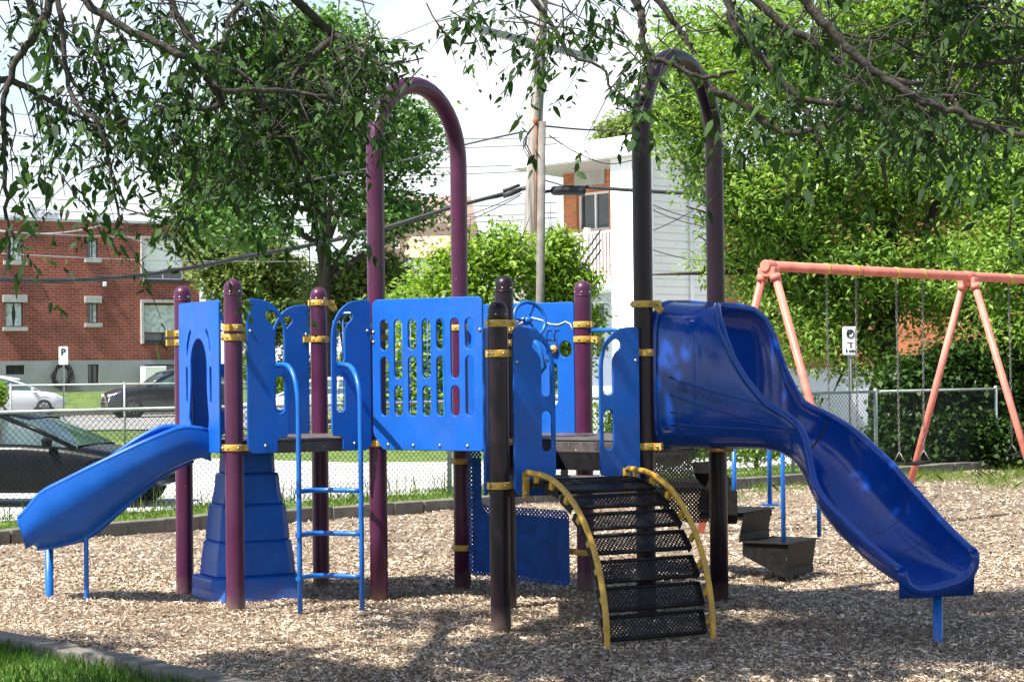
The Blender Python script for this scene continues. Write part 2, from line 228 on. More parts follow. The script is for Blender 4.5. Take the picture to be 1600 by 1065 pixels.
# ------------------------------------------------------------------ object helpers
ORG = {}
def meta(o, label, cat, group=None, kind=None):
    if label: o['label'] = label
    if cat: o['category'] = cat
    if group: o['group'] = group
    if kind: o['kind'] = kind
    return o
def thing(name, label, cat, loc=(0, 0, 0), group=None):
    o = bpy.data.objects.new(name, None); COL.objects.link(o); o.location = loc; o.empty_display_size = .2
    ORG[o] = Vector(loc); return meta(o, label, cat, group)
def link_mesh(name, me, parent=None, origin=None):
    o = bpy.data.objects.new(name, me); COL.objects.link(o)
    if parent is not None:
        o.parent = parent; L_ = ORG[parent]; ORG[o] = L_
        me.transform(Matrix.Translation(-L_))
    elif origin is not None:
        me.transform(Matrix.Translation(-Vector(origin))); o.location = origin; ORG[o] = Vector(origin)
    else: ORG[o] = Vector((0, 0, 0))
    return o
class MB:
    """collects faces in world coordinates, builds one mesh"""
    def __init__(s): s.v = []; s.f = []; s.sm = []; s.mi = []; s.uv = []; s.cm = 0
    def add(s, vs, fs, smooth=False, uvs=None):
        b = len(s.v); s.v += [tuple(v) for v in vs]
        for i, f in enumerate(fs):
            s.f.append([b+k for k in f]); s.sm.append(smooth); s.mi.append(s.cm)
            s.uv += uvs[i] if uvs else [(0, 0)]*len(f)
        return s
    def box(s, c, size, ax=None, uv=False):
        c = Vector(c); hx, hy, hz = [k/2 for k in size]
        X, Y, Z = ax if ax else (Vector((1, 0, 0)), Vector((0, 1, 0)), Vector((0, 0, 1)))
        vs = [c+X*a*hx+Y*b*hy+Z*d*hz for d in (-1, 1) for b in (-1, 1) for a in (-1, 1)]
        fs = [(0, 2, 3, 1), (4, 5, 7, 6), (0, 1, 5, 4), (1, 3, 7, 5), (3, 2, 6, 7), (2, 0, 4, 6)]
        uvs = None
        if uv:
            uvs = []
            for f in fs:
                p = [vs[k]-c for k in f]; n = (p[1]-p[0]).cross(p[2]-p[0]).normalized()
                if abs(n.dot(Z)) > .9: uvs.append([(q.dot(X), q.dot(Y)) for q in p])
                elif abs(n.dot(X)) > .9: uvs.append([(q.dot(Y), q.dot(Z)) for q in p])
                else: uvs.append([(q.dot(X), q.dot(Z)) for q in p])
        return s.add(vs, fs, False, uvs)
    def bar(s, a, b, w, h, up=Vector((0, 0, 1))):
        a = Vector(a); b = Vector(b); d = (b-a); l = d.length; d.normalize(); X = d.cross(up).normalized(); Z = X.cross(d)
        return s.box((a+b)/2, (w, l, h), (X, d, Z))
    def tube(s, pts, r, n=12, caps=True, smooth=True, closed=False):
        pts = [Vector(p) for p in pts]; k = len(pts); rs = r if isinstance(r, (list, tuple)) else [r]*k
        vs = []; pr = None
        for i, p in enumerate(pts):
            if closed: t = pts[(i+1) % k]-pts[i-1]
            else: t = pts[min(i+1, k-1)]-pts[max(i-1, 0)]
            t.normalize()
            if pr is None:
                a = Vector((0, 0, 1)) if abs(t.z) < .9 else Vector((1, 0, 0)); X = t.cross(a).normalized()
            else:
                X = (pr-t*pr.dot(t)); X = X.normalized() if X.length > 1e-6 else pr
            pr = X; Y = t.cross(X)
            vs += [p+(X*math.cos(2*math.pi*j/n)+Y*math.sin(2*math.pi*j/n))*rs[i] for j in range(n)]
        fs = []
        for i in range(k if closed else k-1):
            for j in range(n):
                a = i*n+j; b = i*n+(j+1) % n; c = ((i+1) % k)*n+(j+1) % n; d = ((i+1) % k)*n+j; fs.append((a, b, c, d))
        s.add(vs, fs, smooth)
        if caps and not closed:
            b = len(s.v)-len(vs); s.f += [[b+j for j in range(n)][::-1], [b+(k-1)*n+j for j in range(n)]]; s.sm += [False]*2; s.mi += [s.cm]*2; s.uv += [(0, 0)]*2*n
        return s
    def lathe(s, c, prof, n=24, axis=None, smooth=True):
        c = Vector(c); Z = (Vector(axis).normalized() if axis is not None else Vector((0, 0, 1)))
        X = Z.cross(Vector((0, 1, 0)) if abs(Z.y) < .9 else Vector((1, 0, 0))).normalized(); Y = Z.cross(X)
        vs = [c+Z*z+(X*math.cos(2*math.pi*j/n)+Y*math.sin(2*math.pi*j/n))*r for r, z in prof for j in range(n)]
        fs = [(i*n+j, i*n+(j+1) % n, (i+1)*n+(j+1) % n, (i+1)*n+j) for i in range(len(prof)-1) for j in range(n)]
        s.add(vs, fs, smooth); return s
    def prism(s, poly, z0, z1, uv=False):
        """vertical prism over a ground polygon"""
        n = len(poly); vs = [(p[0], p[1], z0) for p in poly]+[(p[0], p[1], z1) for p in poly]
        fs = [list(range(n))[::-1], [n+i for i in range(n)]]+[(i, (i+1) % n, n+(i+1) % n, n+i) for i in range(n)]
        uvs = None
        if uv:
            acc = [0]
            for i in range(n): acc.append(acc[-1]+math.hypot(poly[(i+1) % n][0]-poly[i][0], poly[(i+1) % n][1]-poly[i][1]))
            uvs = [[(vs[k][0], vs[k][1]) for k in fs[0]], [(vs[k][0], vs[k][1]) for k in fs[1]]]+[[(acc[i], z0), (acc[i+1], z0), (acc[i+1], z1), (acc[i], z1)] for i in range(n)]
        return s.add(vs, fs, False, uvs)
    def mesh(s, name, mats):
        me = bpy.data.meshes.new(name); me.from_pydata(s.v, [], s.f); me.update()
        for q in (mats if isinstance(mats, (list, tuple)) else [mats]): me.materials.append(q)
        me.polygons.foreach_set('use_smooth', s.sm); me.polygons.foreach_set('material_index', s.mi)
        u = me.uv_layers.new(name='UVMap'); u.data.foreach_set('uv', np.array(s.uv, dtype=np.float32).ravel())
        return me
    def build(s, name, mats, parent=None, origin=None, bevel=0):
        o = link_mesh(name, s.mesh(name, mats), parent, origin)
        if bevel:
            b = o.modifiers.new('bevel', 'BEVEL'); b.width = bevel; b.segments = 2; b.limit_method = 'ANGLE'; b.angle_limit = R_(40)
        return o
def np_mesh(name, V, F, mats, smooth=False):
    me = bpy.data.meshes.new(name); V = np.asarray(V, dtype=np.float32); F = np.asarray(F, dtype=np.int32); k = F.shape[1]
    me.vertices.add(len(V)); me.vertices.foreach_set('co', V.ravel()); me.loops.add(F.size); me.loops.foreach_set('vertex_index', F.ravel())
    me.polygons.add(len(F)); me.polygons.foreach_set('loop_start', np.arange(len(F), dtype=np.int32)*k)
    if smooth: me.polygons.foreach_set('use_smooth', np.ones(len(F), dtype=bool))
    me.update(calc_edges=True)
    for q in (mats if isinstance(mats, (list, tuple)) else [mats]): me.materials.append(q)
    return me
def rounded(pts, r, seg=4):
    """round the corners of a 2D polygon; r number or list"""
    out = []; n = len(pts)
    for i in range(n):
        p = Vector(pts[i]); a = Vector(pts[i-1]); b = Vector(pts[(i+1) % n]); rr = r[i] if isinstance(r, (list, tuple)) else r
        if rr <= 0: out.append(tuple(p)); continue
        da = (a-p); db = (b-p); rr = min(rr, da.length*.49, db.length*.49); A = p+da.normalized()*rr; Bq = p+db.normalized()*rr
        for k in range(seg+1):
            t = k/seg; q = A*(1-t)**2+p*2*t*(1-t)+Bq*t*t; out.append(tuple(q))
    return out
def slot(x0, x1, z0, z1, n=6):
    r = (x1-x0)/2; cx = (x0+x1)/2; o = []
    for k in range(n+1): t = math.pi*k/n; o.append((cx+r*math.cos(t), z1-r+r*math.sin(t)))
    for k in range(n+1): t = math.pi+math.pi*k/n; o.append((cx+r*math.cos(t), z0+r+r*math.sin(t)))
    return o
def sheet(name, material, outline, holes, th, P, X, parent, Zup=Vector((0, 0, 1)), bev=.004, **kw):
    """flat sheet with holes, drawn in the plane P + a*X + z*Zup, thickness th"""
    cu = bpy.data.curves.new('tmp', 'CURVE'); cu.dimensions = '2D'; cu.fill_mode = 'BOTH'; cu.extrude = th/2-bev; cu.bevel_depth = bev; cu.bevel_resolution = 1; cu.offset = -bev
    for pl in [outline]+list(holes):
        sp = cu.splines.new('POLY'); sp.points.add(len(pl)-1); sp.use_cyclic_u = True
        for q, p in zip(sp.points, pl): q.co = (p[0], p[1], 0, 1)
    ob = bpy.data.objects.new('tmp', cu); COL.objects.link(ob); dg = bpy.context.evaluated_depsgraph_get()
    me = bpy.data.meshes.new_from_object(ob.evaluated_get(dg)); bpy.data.objects.remove(ob); bpy.data.curves.remove(cu)
    while me.uv_layers: me.uv_layers.remove(me.uv_layers[0])
    uvl = me.uv_layers.new(name='UVMap'); co = np.empty(len(me.vertices)*3, dtype=np.float32); me.vertices.foreach_get('co', co); co = co.reshape(-1, 3)
    li = np.empty(len(me.loops), dtype=np.int32); me.loops.foreach_get('vertex_index', li); uvl.data.foreach_set('uv', co[li][:, :2].ravel())
    X = Vector(X).normalized(); Nn = X.cross(Zup).normalized()
    me.transform(Matrix.Translation(P) @ Matrix((X, Zup, Nn)).transposed().to_4x4()); me.name = name
    me.materials.clear(); me.materials.append(material)
    return link_mesh(name, me, parent, **kw)

# ------------------------------------------------------------------ ground, pit, roads
E1 = Vector((.737, .677, 0)).normalized(); E2 = Vector((E1.y, -E1.x, 0)); PA = Vector((-7.2, 16.83, 0))
def smooth_noise(x, y, seed, fr):
    r = np.random.default_rng(seed); z = 0
    for k in range(5):
        a = r.uniform(0, 6.28); f = fr*r.uniform(.6, 1.6); z = z+np.sin((x*math.cos(a)+y*math.sin(a))*f+r.uniform(0, 6.28))
    return z/5
def pitz(x, y):
    x = np.asarray(x, dtype=float); y = np.asarray(y, dtype=float)
    z = .012+.022*smooth_noise(x, y, 1, 2.2)+.012*smooth_noise(x, y, 2, 7)
    z = z+.07*np.exp(-((x+3.3)**2/1.2+(y-13.6)**2/.8)) -.045*np.exp(-((x-2.65)**2/.12+(y-11.1)**2/.12))-.04*np.exp(-((x+3.75)**2/.1+(y-13.5)**2/.1))-.035*np.exp(-((x-.95)**2/.15+(y-11.2)**2/.12))-.03*np.exp(-((x+1.1)**2/.15+(y-13.1)**2/.12))
    return z
def grid_mesh(name, xs, ys, fz, frame, material):
    gx, gy = np.meshgrid(xs, ys); o, a, b = frame; X = o[0]+a[0]*gx+b[0]*gy; Y = o[1]+a[1]*gx+b[1]*gy; Z = fz(X, Y)
    V = np.stack([X, Y, Z], -1).reshape(-1, 3); nx = len(xs); ny = len(ys); i, j = np.meshgrid(np.arange(nx-1), np.arange(ny-1)); k = (j*nx+i).ravel()
    F = np.stack([k, k+1, k+nx+1, k+nx], -1)
    return np_mesh(name, V, F, material, True)
xs = np.concatenate([np.linspace(-600, -60, 8), np.linspace(-50, 60, 111), np.linspace(80, 600, 8)])
ys = np.concatenate([np.linspace(-100, -5, 6), np.linspace(0, 76, 77), np.linspace(77, 86, 10), np.linspace(90, 1500, 10)])
def gz(X, Y):
    pd = -((X-PA.x)*E2.x+(Y-PA.y)*E2.y); dip = np.clip((pd-2.0)/1.0, 0, 1)*(1-np.clip((Y-48)/8, 0, 1))
    return -.03-.36*dip+np.clip((Y-77.5)/6, 0, 1)*.85*(X < 5)
ground = link_mesh('ground', grid_mesh('ground', xs, ys, gz, ((0, 0), (1, 0), (0, 1)), M['turf'])); ground['kind'] = 'structure'
me = grid_mesh('chip_bed', np.linspace(-1, 33, 230), np.linspace(0, 19, 150), pitz, (PA, E1, E2), M['chipbed'])
# keep the winding upward
me.flip_normals(); pit = link_mesh('chip_bed', me); pit['kind'] = 'structure'
b = MB(); a0 = [(-40, 12), (-9.2, 22.6), (-4.5, 25.4), (-1, 28.6), (4, 33.2), (9, 37.7), (40, 66), (40, 78), (8, 45), (3, 43), (-3.4, 43), (-9.5, 47.8), (-60, 47.8)]
b.add([(p[0], p[1], -.372) for p in a0], [list(range(len(a0)))]); o = b.build('alley', M['alley']); o['kind'] = 'structure'
b = MB(); b.add([(-90, 56.5, .008), (90, 56.5, .008), (90, 76, .008), (-90, 76, .008)], [(0, 1, 2, 3)]); o = b.build('street', M['street']); o['kind'] = 'structure'
b = MB(); b.box((0, 76.3, .06), (180, .3, .14)); o = b.build('street_kerb', M['concrete']); o['kind'] = 'structure'
# the grass bank between curb and fence
b = MB(); q0 = PA+E1*-3-E2*.1; q1 = PA+E1*32-E2*.1; b.add([q0+Vector((0, 0, .09)), q1+Vector((0, 0, .09)), q1-E2*1.5+Vector((0, 0, .11)), q0-E2*1.5+Vector((0, 0, .11)), q1-E2*3.0+Vector((0, 0, -.41)), q0-E2*3.0+Vector((0, 0, -.41))], [(0, 1, 2, 3), (3, 2, 4, 5)])
o = b.build('grass_verge', M['turf']); o['kind'] = 'structure'
# curbs
def curb(name, label, P, D, lens, w, h, z0=-.06):
    t = thing(name, label, 'curb', tuple(P)); pos = 0; Nn = Vector((-D.y, D.x, 0))
    for l in lens:
        bb = MB(); n = 6; c = P+D*(pos+l/2)
        for k in range(n):
            a = pos+l*k/n+(.008 if k == 0 else 0); e = pos+l*(k+1)/n-(.008 if k == n-1 else 0); j0 = random.uniform(-.008, .008)
            bb.box(P+D*((a+e)/2)+Nn*j0+Vector((0, 0, (z0+h)/2+j0/2)), (e-a+.0, w, h-z0+j0), (D, Nn, Vector((0, 0, 1))))
        bb.build('curb_length', M['concrete'], t, bevel=.012); pos += l
    return t
curb('concrete_curb', 'long grey concrete curb in front of the near chain link fence, holding back the grass', PA-E2*.1-E1*2, E1, [2.6]*9+[2.3], .16, .15)
CF = gnd(0, 1003, .07); CF2 = gnd(330, 1070, .07); CD = (CF2-CF); CD.z = 0; CD.normalize()
curb('concrete_curb', 'worn concrete curb crossing the bottom left corner beside the lawn', Vector((CF.x, CF.y, 0))-CD*1.9, CD, [2.14, .85, 1.2, 1.6, 2], .15, .125)
# lawn corner in front of that curb
CN = Vector((CD.y, -CD.x, 0)); CN = CN if CN.y < 0 else -CN
b = MB(); p0 = Vector((CF.x, CF.y, 0))-CD*3+CN*.05; p1 = p0+CD*12
b.add([p0+Vector((0, 0, .06)), p1+Vector((0, 0, .06)), p1+CN*14+Vector((0, 0, .05)), p0+CN*14+Vector((0, 0, .05))], [(3, 2, 1, 0)]); o = b.build('lawn', M['turf']); o['kind'] = 'structure'

# pieces of wood chip
def inframe(P, m=60):
    d = np.maximum(P[:, 1], .1); x = 800+P[:, 0]/d*FPX; y = 572-(P[:, 2]-CAMH)/d*FPX
    return (x > -m) & (x < 1600+m) & (y < 1065+m) & (y > -m)
def chips(n, y0, y1, smin, smax):
    Yp = y0+(y1-y0)*rng.random(n)**1.35; Xp = (rng.random(n)*1720-860)/FPX*Yp
    P = np.stack([Xp, Yp], -1)-np.array([PA.x, PA.y]); p = P@np.array([E1.x, E1.y]); q = P@np.array([E2.x, E2.y])
    fc = (np.stack([Xp, Yp], -1)-np.array([CF.x, CF.y]))@np.array([-CN.x, -CN.y])
    ok = (q > .02) & (fc > .07); Xp, Yp = Xp[ok], Yp[ok]; n = len(Xp)
    Z = pitz(Xp, Yp)+.002+rng.random(n)*.012; l = smin+(smax*1.25-smin)*rng.random(n)**1.8; w = l*rng.uniform(.2, .5, n)*.8; a = rng.uniform(0, 6.28, n)
    tx = rng.normal(0, .28, n); ty = rng.normal(0, .35, n)
    D = np.stack([np.cos(a)*np.cos(tx), np.sin(a)*np.cos(tx), np.sin(tx)], -1); S = np.stack([-np.sin(a)*np.cos(ty), np.cos(a)*np.cos(ty), np.sin(ty)], -1)
    C = np.stack([Xp, Yp, Z], -1); dl = (D*l[:, None]/2); sw = S*w[:, None]/2; j = rng.uniform(.5, 1.0, (n, 1)); j2 = rng.uniform(.4, 1.0, (n, 1)); up = np.array([0, 0, .004])
    V = np.stack([C-dl-sw*j, C-dl*.9+sw*j2, C+dl*j2+sw*.8, C+dl-sw*j*.6+up], 1).reshape(-1, 3)
    F = np.arange(n*4).reshape(n, 4); return V, F
V1, F1 = chips(205000, 9.5, 17, .010, .037); V2, F2 = chips(80000, 15, 30, .022, .058)
V = np.concatenate([V1, V2]); F = np.concatenate([F1, F2+len(V1)])
o = link_mesh('wood_chips', np_mesh('wood_chips', V, F, M['chip'])); meta(o, 'loose tan and grey wood chips covering the play area ground', 'wood chips', kind='stuff')
C0 = np.stack([rng.uniform(-5.5, 5.5, 420), rng.uniform(9.8, 22, 420)], -1); C0 = np.concatenate([C0, pitz(C0[:, 0], C0[:, 1])[:, None]+.018], 1); C0 = C0[inframe(C0, 20)]; k_ = len(C0); a_ = rng.uniform(0, 6.28, k_); l_ = rng.uniform(.025, .055, k_)[:, None]
D_ = np.stack([np.cos(a_), np.sin(a_), rng.normal(0, .25, k_)], -1); S_ = np.stack([-np.sin(a_), np.cos(a_), rng.normal(0, .3, k_)], -1)*l_*.24
V_ = np.stack([C0, C0+D_*l_*.45-S_+[0, 0, .005], C0+D_*l_, C0+D_*l_*.45+S_+[0, 0, .005]], 1).reshape(-1, 3)
o = link_mesh('fallen_leaves', np_mesh('fallen_leaves', V_, np.arange(k_*4).reshape(k_, 4), leaf_mat('fallen_leaf', [(.1, .05, .02), (.22, .16, .05), (.07, .1, .02), (.3, .22, .09)], .1))); meta(o, 'small fallen leaves scattered over the wood chips', 'fallen leaves', kind='stuff')
def blades(C, h, w, lean=.35):
    n = len(C); a = rng.uniform(0, 6.28, n); hh = h*rng.uniform(.5, 1.2, n); l = rng.normal(0, lean, (n, 2))*hh[:, None]
    S = np.stack([np.cos(a), np.sin(a), 0*a], -1)*(w*rng.uniform(.6, 1.3, n))[:, None]/2
    T = C+np.stack([l[:, 0], l[:, 1], hh], -1); Mi = C+np.stack([l[:, 0]*.35, l[:, 1]*.35, hh*.6], -1)
    V = np.stack([C-S, C+S, Mi+S*.7, T, Mi-S*.7], 1).reshape(-1, 3); return V, np.arange(n*5).reshape(n, 5)
def region(n, P, A, LA, B_, LB):
    u = rng.random(n)*LA; v = rng.random(n)*LB
    return np.array(P)[None, :]+np.outer(u, np.array(A))+np.outer(v, np.array(B_))
C = region(26000, p0+CD*1.0, CD, 6.5, CN, 2.2); C[:, 2] = .055; C = C[inframe(C, 120)]; V1, F1 = blades(C, .075, .006)
o = link_mesh('lawn_grass', np_mesh('lawn_grass', V1, F1, M['grass_dark'])); meta(o, 'green lawn grass in the bottom left corner outside the worn curb', 'grass', kind='stuff')
C = region(46000, PA-E2*.2, E1, 30, -E2, 1.9); C[:, 2] = .085; C = C[inframe(C, 60)]; C = C[smooth_noise(C[:, 0], C[:, 1], 9, 3) > -.35]
V1, F1 = blades(C, .065, .013); C = region(380, PA-E2*1.2, E1, 12, -E2, .6); C[:, 2] = .09; V2, F2 = blades(C, .3, .012, .15)
o = link_mesh('verge_grass', np_mesh('verge_grass', np.concatenate([V1, V2]), np.concatenate([F1, F2+len(V1)]), M['grass'])); meta(o, 'bright green grass and weeds along the foot of the near chain link fence', 'grass', kind='stuff')
W_ = []
for (x, y, rx, ry, n, h) in [(1195, 768, 22, 8, 350, .14), (1245, 764, 18, 7, 200, .1), (1160, 776, 12, 6, 120, .08), (1395, 753, 35, 8, 900, .12), (1450, 748, 45, 6, 900, .14), (1560, 756, 40, 8, 900, .12), (1500, 746, 60, 4, 900, .12), (1590, 745, 40, 6, 600, .14), (890, 968, 12, 5, 40, .05), (1100, 1058, 14, 5, 30, .05), (180, 935, 10, 4, 20, .05)]:
    for k in range(n):
        g = gnd(x+random.gauss(0, rx*.6), y+random.gauss(0, ry*.6), .01); W_.append((g.x, g.y, float(pitz(g.x, g.y)), h))
W_ = np.array(W_); V1, F1 = blades(W_[:, :3], 1.0, .012); V1 = V1.reshape(-1, 5, 3); base = W_[:, None, :3]; V1 = base+(V1-base)*np.array([1, 1, 1]); V1[:, :, 2] = base[:, :, 2]+(V1[:, :, 2]-base[:, :, 2])*W_[:, None, 3]; V1[:, :, :2] = base[:, :, :2]+(V1[:, :, :2]-base[:, :, :2])*.25
o = link_mesh('weeds', np_mesh('weeds', V1.reshape(-1, 3), F1, M['grass'])); meta(o, 'patches of small weeds sprouting through the wood chips near the hedge and fence', 'weeds', kind='stuff')

# ------------------------------------------------------------------ playground structure
Z3 = Vector((0, 0, 1)); AL = .4884; SP = 1.0757
def Rv(t): return Vector((math.cos(t), math.sin(t), 0))*SP
P = {2: Vector((-1.9129, 13.5019, 0))}; P[3] = P[2]+Rv(AL); P[1] = P[2]+Rv(AL+math.pi/2); P[4] = P[1]+Rv(AL)
AB = AL-math.pi/3; P[7] = P[3]+Rv(AB+math.pi/2); P[5] = P[3]+Rv(AB); P[6] = P[5]+Rv(AB+math.pi/2)
P[8] = P[5]+Rv(AB); P[9] = P[8]+Rv(AB+math.pi/2); P[10] = P[5]+Rv(AB-math.pi/3)
UA = Rv(AL).normalized(); NA = Vector((UA.y, -UA.x, 0))            # NA points out of the ladder side
UB = Rv(AB).normalized(); VB = Rv(AB+math.pi/2).normalized(); NB = -VB
ZD, ZL = 1.175, .935                                              # deck heights
PG = thing('playground_structure', 'large blue and plum playground structure with decks, panels, two blue slides and yellow arched steps', 'playground set', (-.2, 13.7, 0))
def dome(c, top, r, n=24):
    return [(r*1.0, -.12), (r, top-r)]+[(r*math.cos(a), top-r+r*math.sin(a)) for a in [R_(k) for k in range(10, 91, 10)]]
def post(k, top, mt):
    b = MB(); b.lathe(P[k], dome(P[k], top, .0635), 28); b.cm = 0
    b.lathe(P[k], [(.0638, top-.115), (.0655, top-.112), (.0655, top-.105), (.0638, top-.102)], 28)
    b.cm = 1
    for s in range(6):
        a = s*math.pi/3+.35; d = Vector((math.cos(a), math.sin(a), 0)); b.lathe(P[k]+d*.063+Z3*(top-.085), [(.006, 0), (.006, .004), (.0, .0045)], 8, d)
    o = b.build('post', [mt, M['bolt']], PG); return o
PO = {}
for k, t in ((1, 2.284), (2, 2.284), (4, 2.284)): PO[k] = post(k, t, M['purple'])
for k, t in ((5, 2.284), (6, 2.284), (10, 2.076)): PO[k] = post(k, t, M['purple_shaded'])
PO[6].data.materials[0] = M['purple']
def arch(a, c, mt):
    pts = [P[a]+Z3*z for z in (-.1, .6, 1.2, 1.8, 2.4, 2.9)]; m = (P[a]+P[c])/2; d = (P[c]-P[a]); r = d.length/2; d.normalize()
    pts += [m-d*r*math.cos(t)+Z3*(3.2+r*math.sin(t)) for t in [math.pi*k/20 for k in range(21)]]
    pts += [P[c]+Z3*z for z in (2.9, 2.4, 1.8, 1.2, .6, -.1)]
    b = MB(); b.tube(pts, .0635, 28); return b.build('arch_post', mt, PG)
PO[3] = PO[7] = arch(3, 7, M['purple']); PO[8] = PO[9] = arch(8, 9, M['purple_shaded'])
def clamp(k, z, d, ear=.05, drop=0, d2=None):
    """yellow two-piece clamp band round post k with an ear towards d"""
    z += 0; d = Vector(d).normalized(); s = Vector((-d.y, d.x, 0)); b = MB(); c = P[k]+Z3*(z-.0225)
    b.lathe(c, [(.064, 0), (.0705, .001), (.0715, .005), (.0715, .04), (.0705, .044), (.064, .045)], 28)
    b.box(P[k]+d*(.066+ear/2)+Z3*z, (ear+.02, .03, .044), (d, s, Z3))
    if drop: b.bar(P[k]+d*(.066+ear*.5)+Z3*(z-.01), P[k]+d*(.07+ear*1.3)+Z3*(z-drop), .03, .04)
    b.box(P[k]-d*.072+Z3*z, (.02, .03, .044), (d, s, Z3))
    b.cm = 1
    for q in (d*(.066+ear*.7)+Z3*(-drop*.0), -d*.079): b.lathe(P[k]+q+Z3*z-s*.02, [(.009, 0), (.009, -.004) if False else (.009, .004), (0, .007)], 10, -s if (-s).y < 0 else s)
    for a in (-.5, .55):
        e = Vector((math.sin(a), -math.cos(a), 0)); b.lathe(P[k]+e*.0715+Z3*z, [(.008, 0), (.008, .004), (0, .006)], 10, e)
    return b.build('clamp', [M['yellow'], M['bolt']], PO[k])
def zpx(k, y):   # height on post k seen at photo row y
    a = onplane(800+P[k].x/P[k].y*FPX, y, P[k], Vector((0, 1, 0))); return a.z
for k, y, d in [(1, 521, -UA), (1, 535, -UA), (2, 512, -NA*-1-UA*.8), (2, 527, UA+NA*.3), (2, 699, UA+NA*.4), (4, 473, UA), (4, 530, -UA), (3, 510, UB), (3, 528, UB), (3, 692, UB),
                (7, 512, VB*-1+UB), (7, 720, UB), (7, 855, UB), (5, 516, -UB), (5, 536, -UB), (5, 690, UB), (10, 505, UA), (10, 552, UA), (10, 758, UA), (6, 507, -UB), (6, 530, UB), (6, 862, -UB),
                (8, 475, UB), (8, 551, -UA+UB*.4), (8, 697, UB), (9, 480, UB), (9, 700, UB)]:
    clamp(k, zpx(k, y), d, drop=.05 if (k, y) in ((4, 473), (6, 507), (8, 475), (7, 720), (7, 855)) else 0)
# decks: coated plate, front rim, underside ribs
def deck(poly, z, name='deck'):
    b = MB(); c = sum((Vector(p) for p in poly), Vector())/len(poly); pl = []
    for i, p in enumerate(poly):          # cut the corners round the posts
        a = Vector(poly[i-1]); d = Vector(poly[(i+1) % len(poly)]); p = Vector(p); pl += [p+(a-p).normalized()*.09, p+(d-p).normalized()*.09]
    b.prism(pl, z-.012, z); n = len(poly)
    for i in range(n):
        a = Vector(poly[i]); d = Vector(poly[(i+1) % n]); t = (d-a).normalized(); i_ = (c-(a+d)/2); i_.z = 0; i_.normalize()
        b.bar(a+t*.085+i_*.02+Z3*(z-.055), d-t*.085+i_*.02+Z3*(z-.055), .035, .075)
    for f in (.33, .66): 
        a = Vector(poly[0])*(1-f)+Vector(poly[1])*f; e = Vector(poly[-1])*(1-f)+Vector(poly[-2])*f; b.bar(a+Z3*(z-.04), e+Z3*(z-.04), .03, .05)
    return b.build(name, M['deck'], PG, bevel=.004)
deck([P[2], P[3], P[4], P[1]], ZD); deck([P[3], P[7], P[4]], ZD); deck([P[3], P[5], P[6], P[7]], ZD); deck([P[5], P[8], P[9], P[6]], ZD)
deck([P[10], P[8], P[5]], ZL)
b = MB(); b.bar(P[5]+UB*.08+Z3*1.03+NB*.01, P[8]-UB*.08+Z3*1.03+NB*.01, .02, .12); b.build('deck_riser', M['black'], PG)
# panels -------------------------------------------------------------
GO = rounded([(0, .04), (.03, 0), (.22, 0), (.22, .085), (.235, .10), (.285, .105), (.3, .13), (.3, .80), (.285, .90), (.235, .99), (.16, 1.045), (.08, 1.06), (.02, 1.06), (0, 1.04)], [.02, .02, .02, .01, .01, .01, .02, .1, .1, .1, .1, .05, .02, .02])
GH1 = rounded([(.215, .63), (.272, .63), (.272, .83), (.255, .91), (.215, .965), (.165, .985), (.135, .96), (.14, .925), (.185, .885), (.20, .84), (.20, .63)], [.03, .03, .05, .05, .05, .03, .02, .02, .04, .04, .03]); GH1 = rounded([(.2, .62), (.272, .62), (.272, .83), (.255, .91), (.215, .965), (.165, .985), (.135, .96), (.14, .925), (.185, .885), (.2, .84)], [.035, .035, .05, .05, .05, .03, .02, .02, .04, .04])
GH2 = slot(.2, .272, .27, .53)
def bolt(c, ax, parent, r=.012):
    b = MB(); b.lathe(c, [(r, 0), (r, .003), (r*.5, .008), (0, .009)], 12, ax); return b.build('bolt', M['bolt'], parent)
def gate(k, d, z, off, name='side_panel'):
    """narrow entry panel bolted to post k, its open edge towards d"""
    d = Vector(d).normalized(); n = Vector(off)
    o = sheet(name, M['blue'], GO, [GH1, GH2], .019, P[k]+n+d*.075+Z3*z, d, PG)
    for a, zz in ((.025, .84), (.13, .05)):
        e = Vector((n.x, n.y, 0)).normalized(); e = e if e.y < 0 else -e; bolt(P[k]+n+d*(.075+a)+e*.0095+Z3*(z+zz), e, o)
    return o
ZP = 1.087
gate(2, UA, ZP, NA*.055); gate(3, -UA, ZP, NA*.055)
gate(4, -UA, ZP, -NA*.02); gate(1, UA, ZP, -NA*.02)
gate(10, UA, ZP-.235, NA*.055); gate(8, -UA, ZP-.235, NA*.055)
# window panel between posts 3 and 5
def zsl(v): return v
hol = []
for i in range(7):
    c = .105+i*.1195
    if i % 2 == 0: hol += [slot(c-.035, c+.035, .70, .915), slot(c-.035, c+.035, .24, .655)]
    else: hol += [slot(c-.035, c+.035, .50, .915), slot(c-.035, c+.035, .24, .452)]
wp = sheet('window_panel', M['blue'], rounded([(0, .115), (.085, 0), (.915, 0), (.93, .02), (.93, 1.03), (.9, 1.06), (.03, 1.06), (0, 1.03)], [.03, .02, .01, .02, .03, .02, .03, .03]), hol, .019, P[3]+NB*.075+UB*.02+Z3*ZP, UB, PG)
for a, z in ((.13, .035), (.345, .035), (.57, .035), (.80, .035), (.012, .83), (.012, .76), (.91, .83)):
    bolt(P[3]+NB*.085+UB*(.02+a)+Z3*(ZP+z), NB, wp, .013)
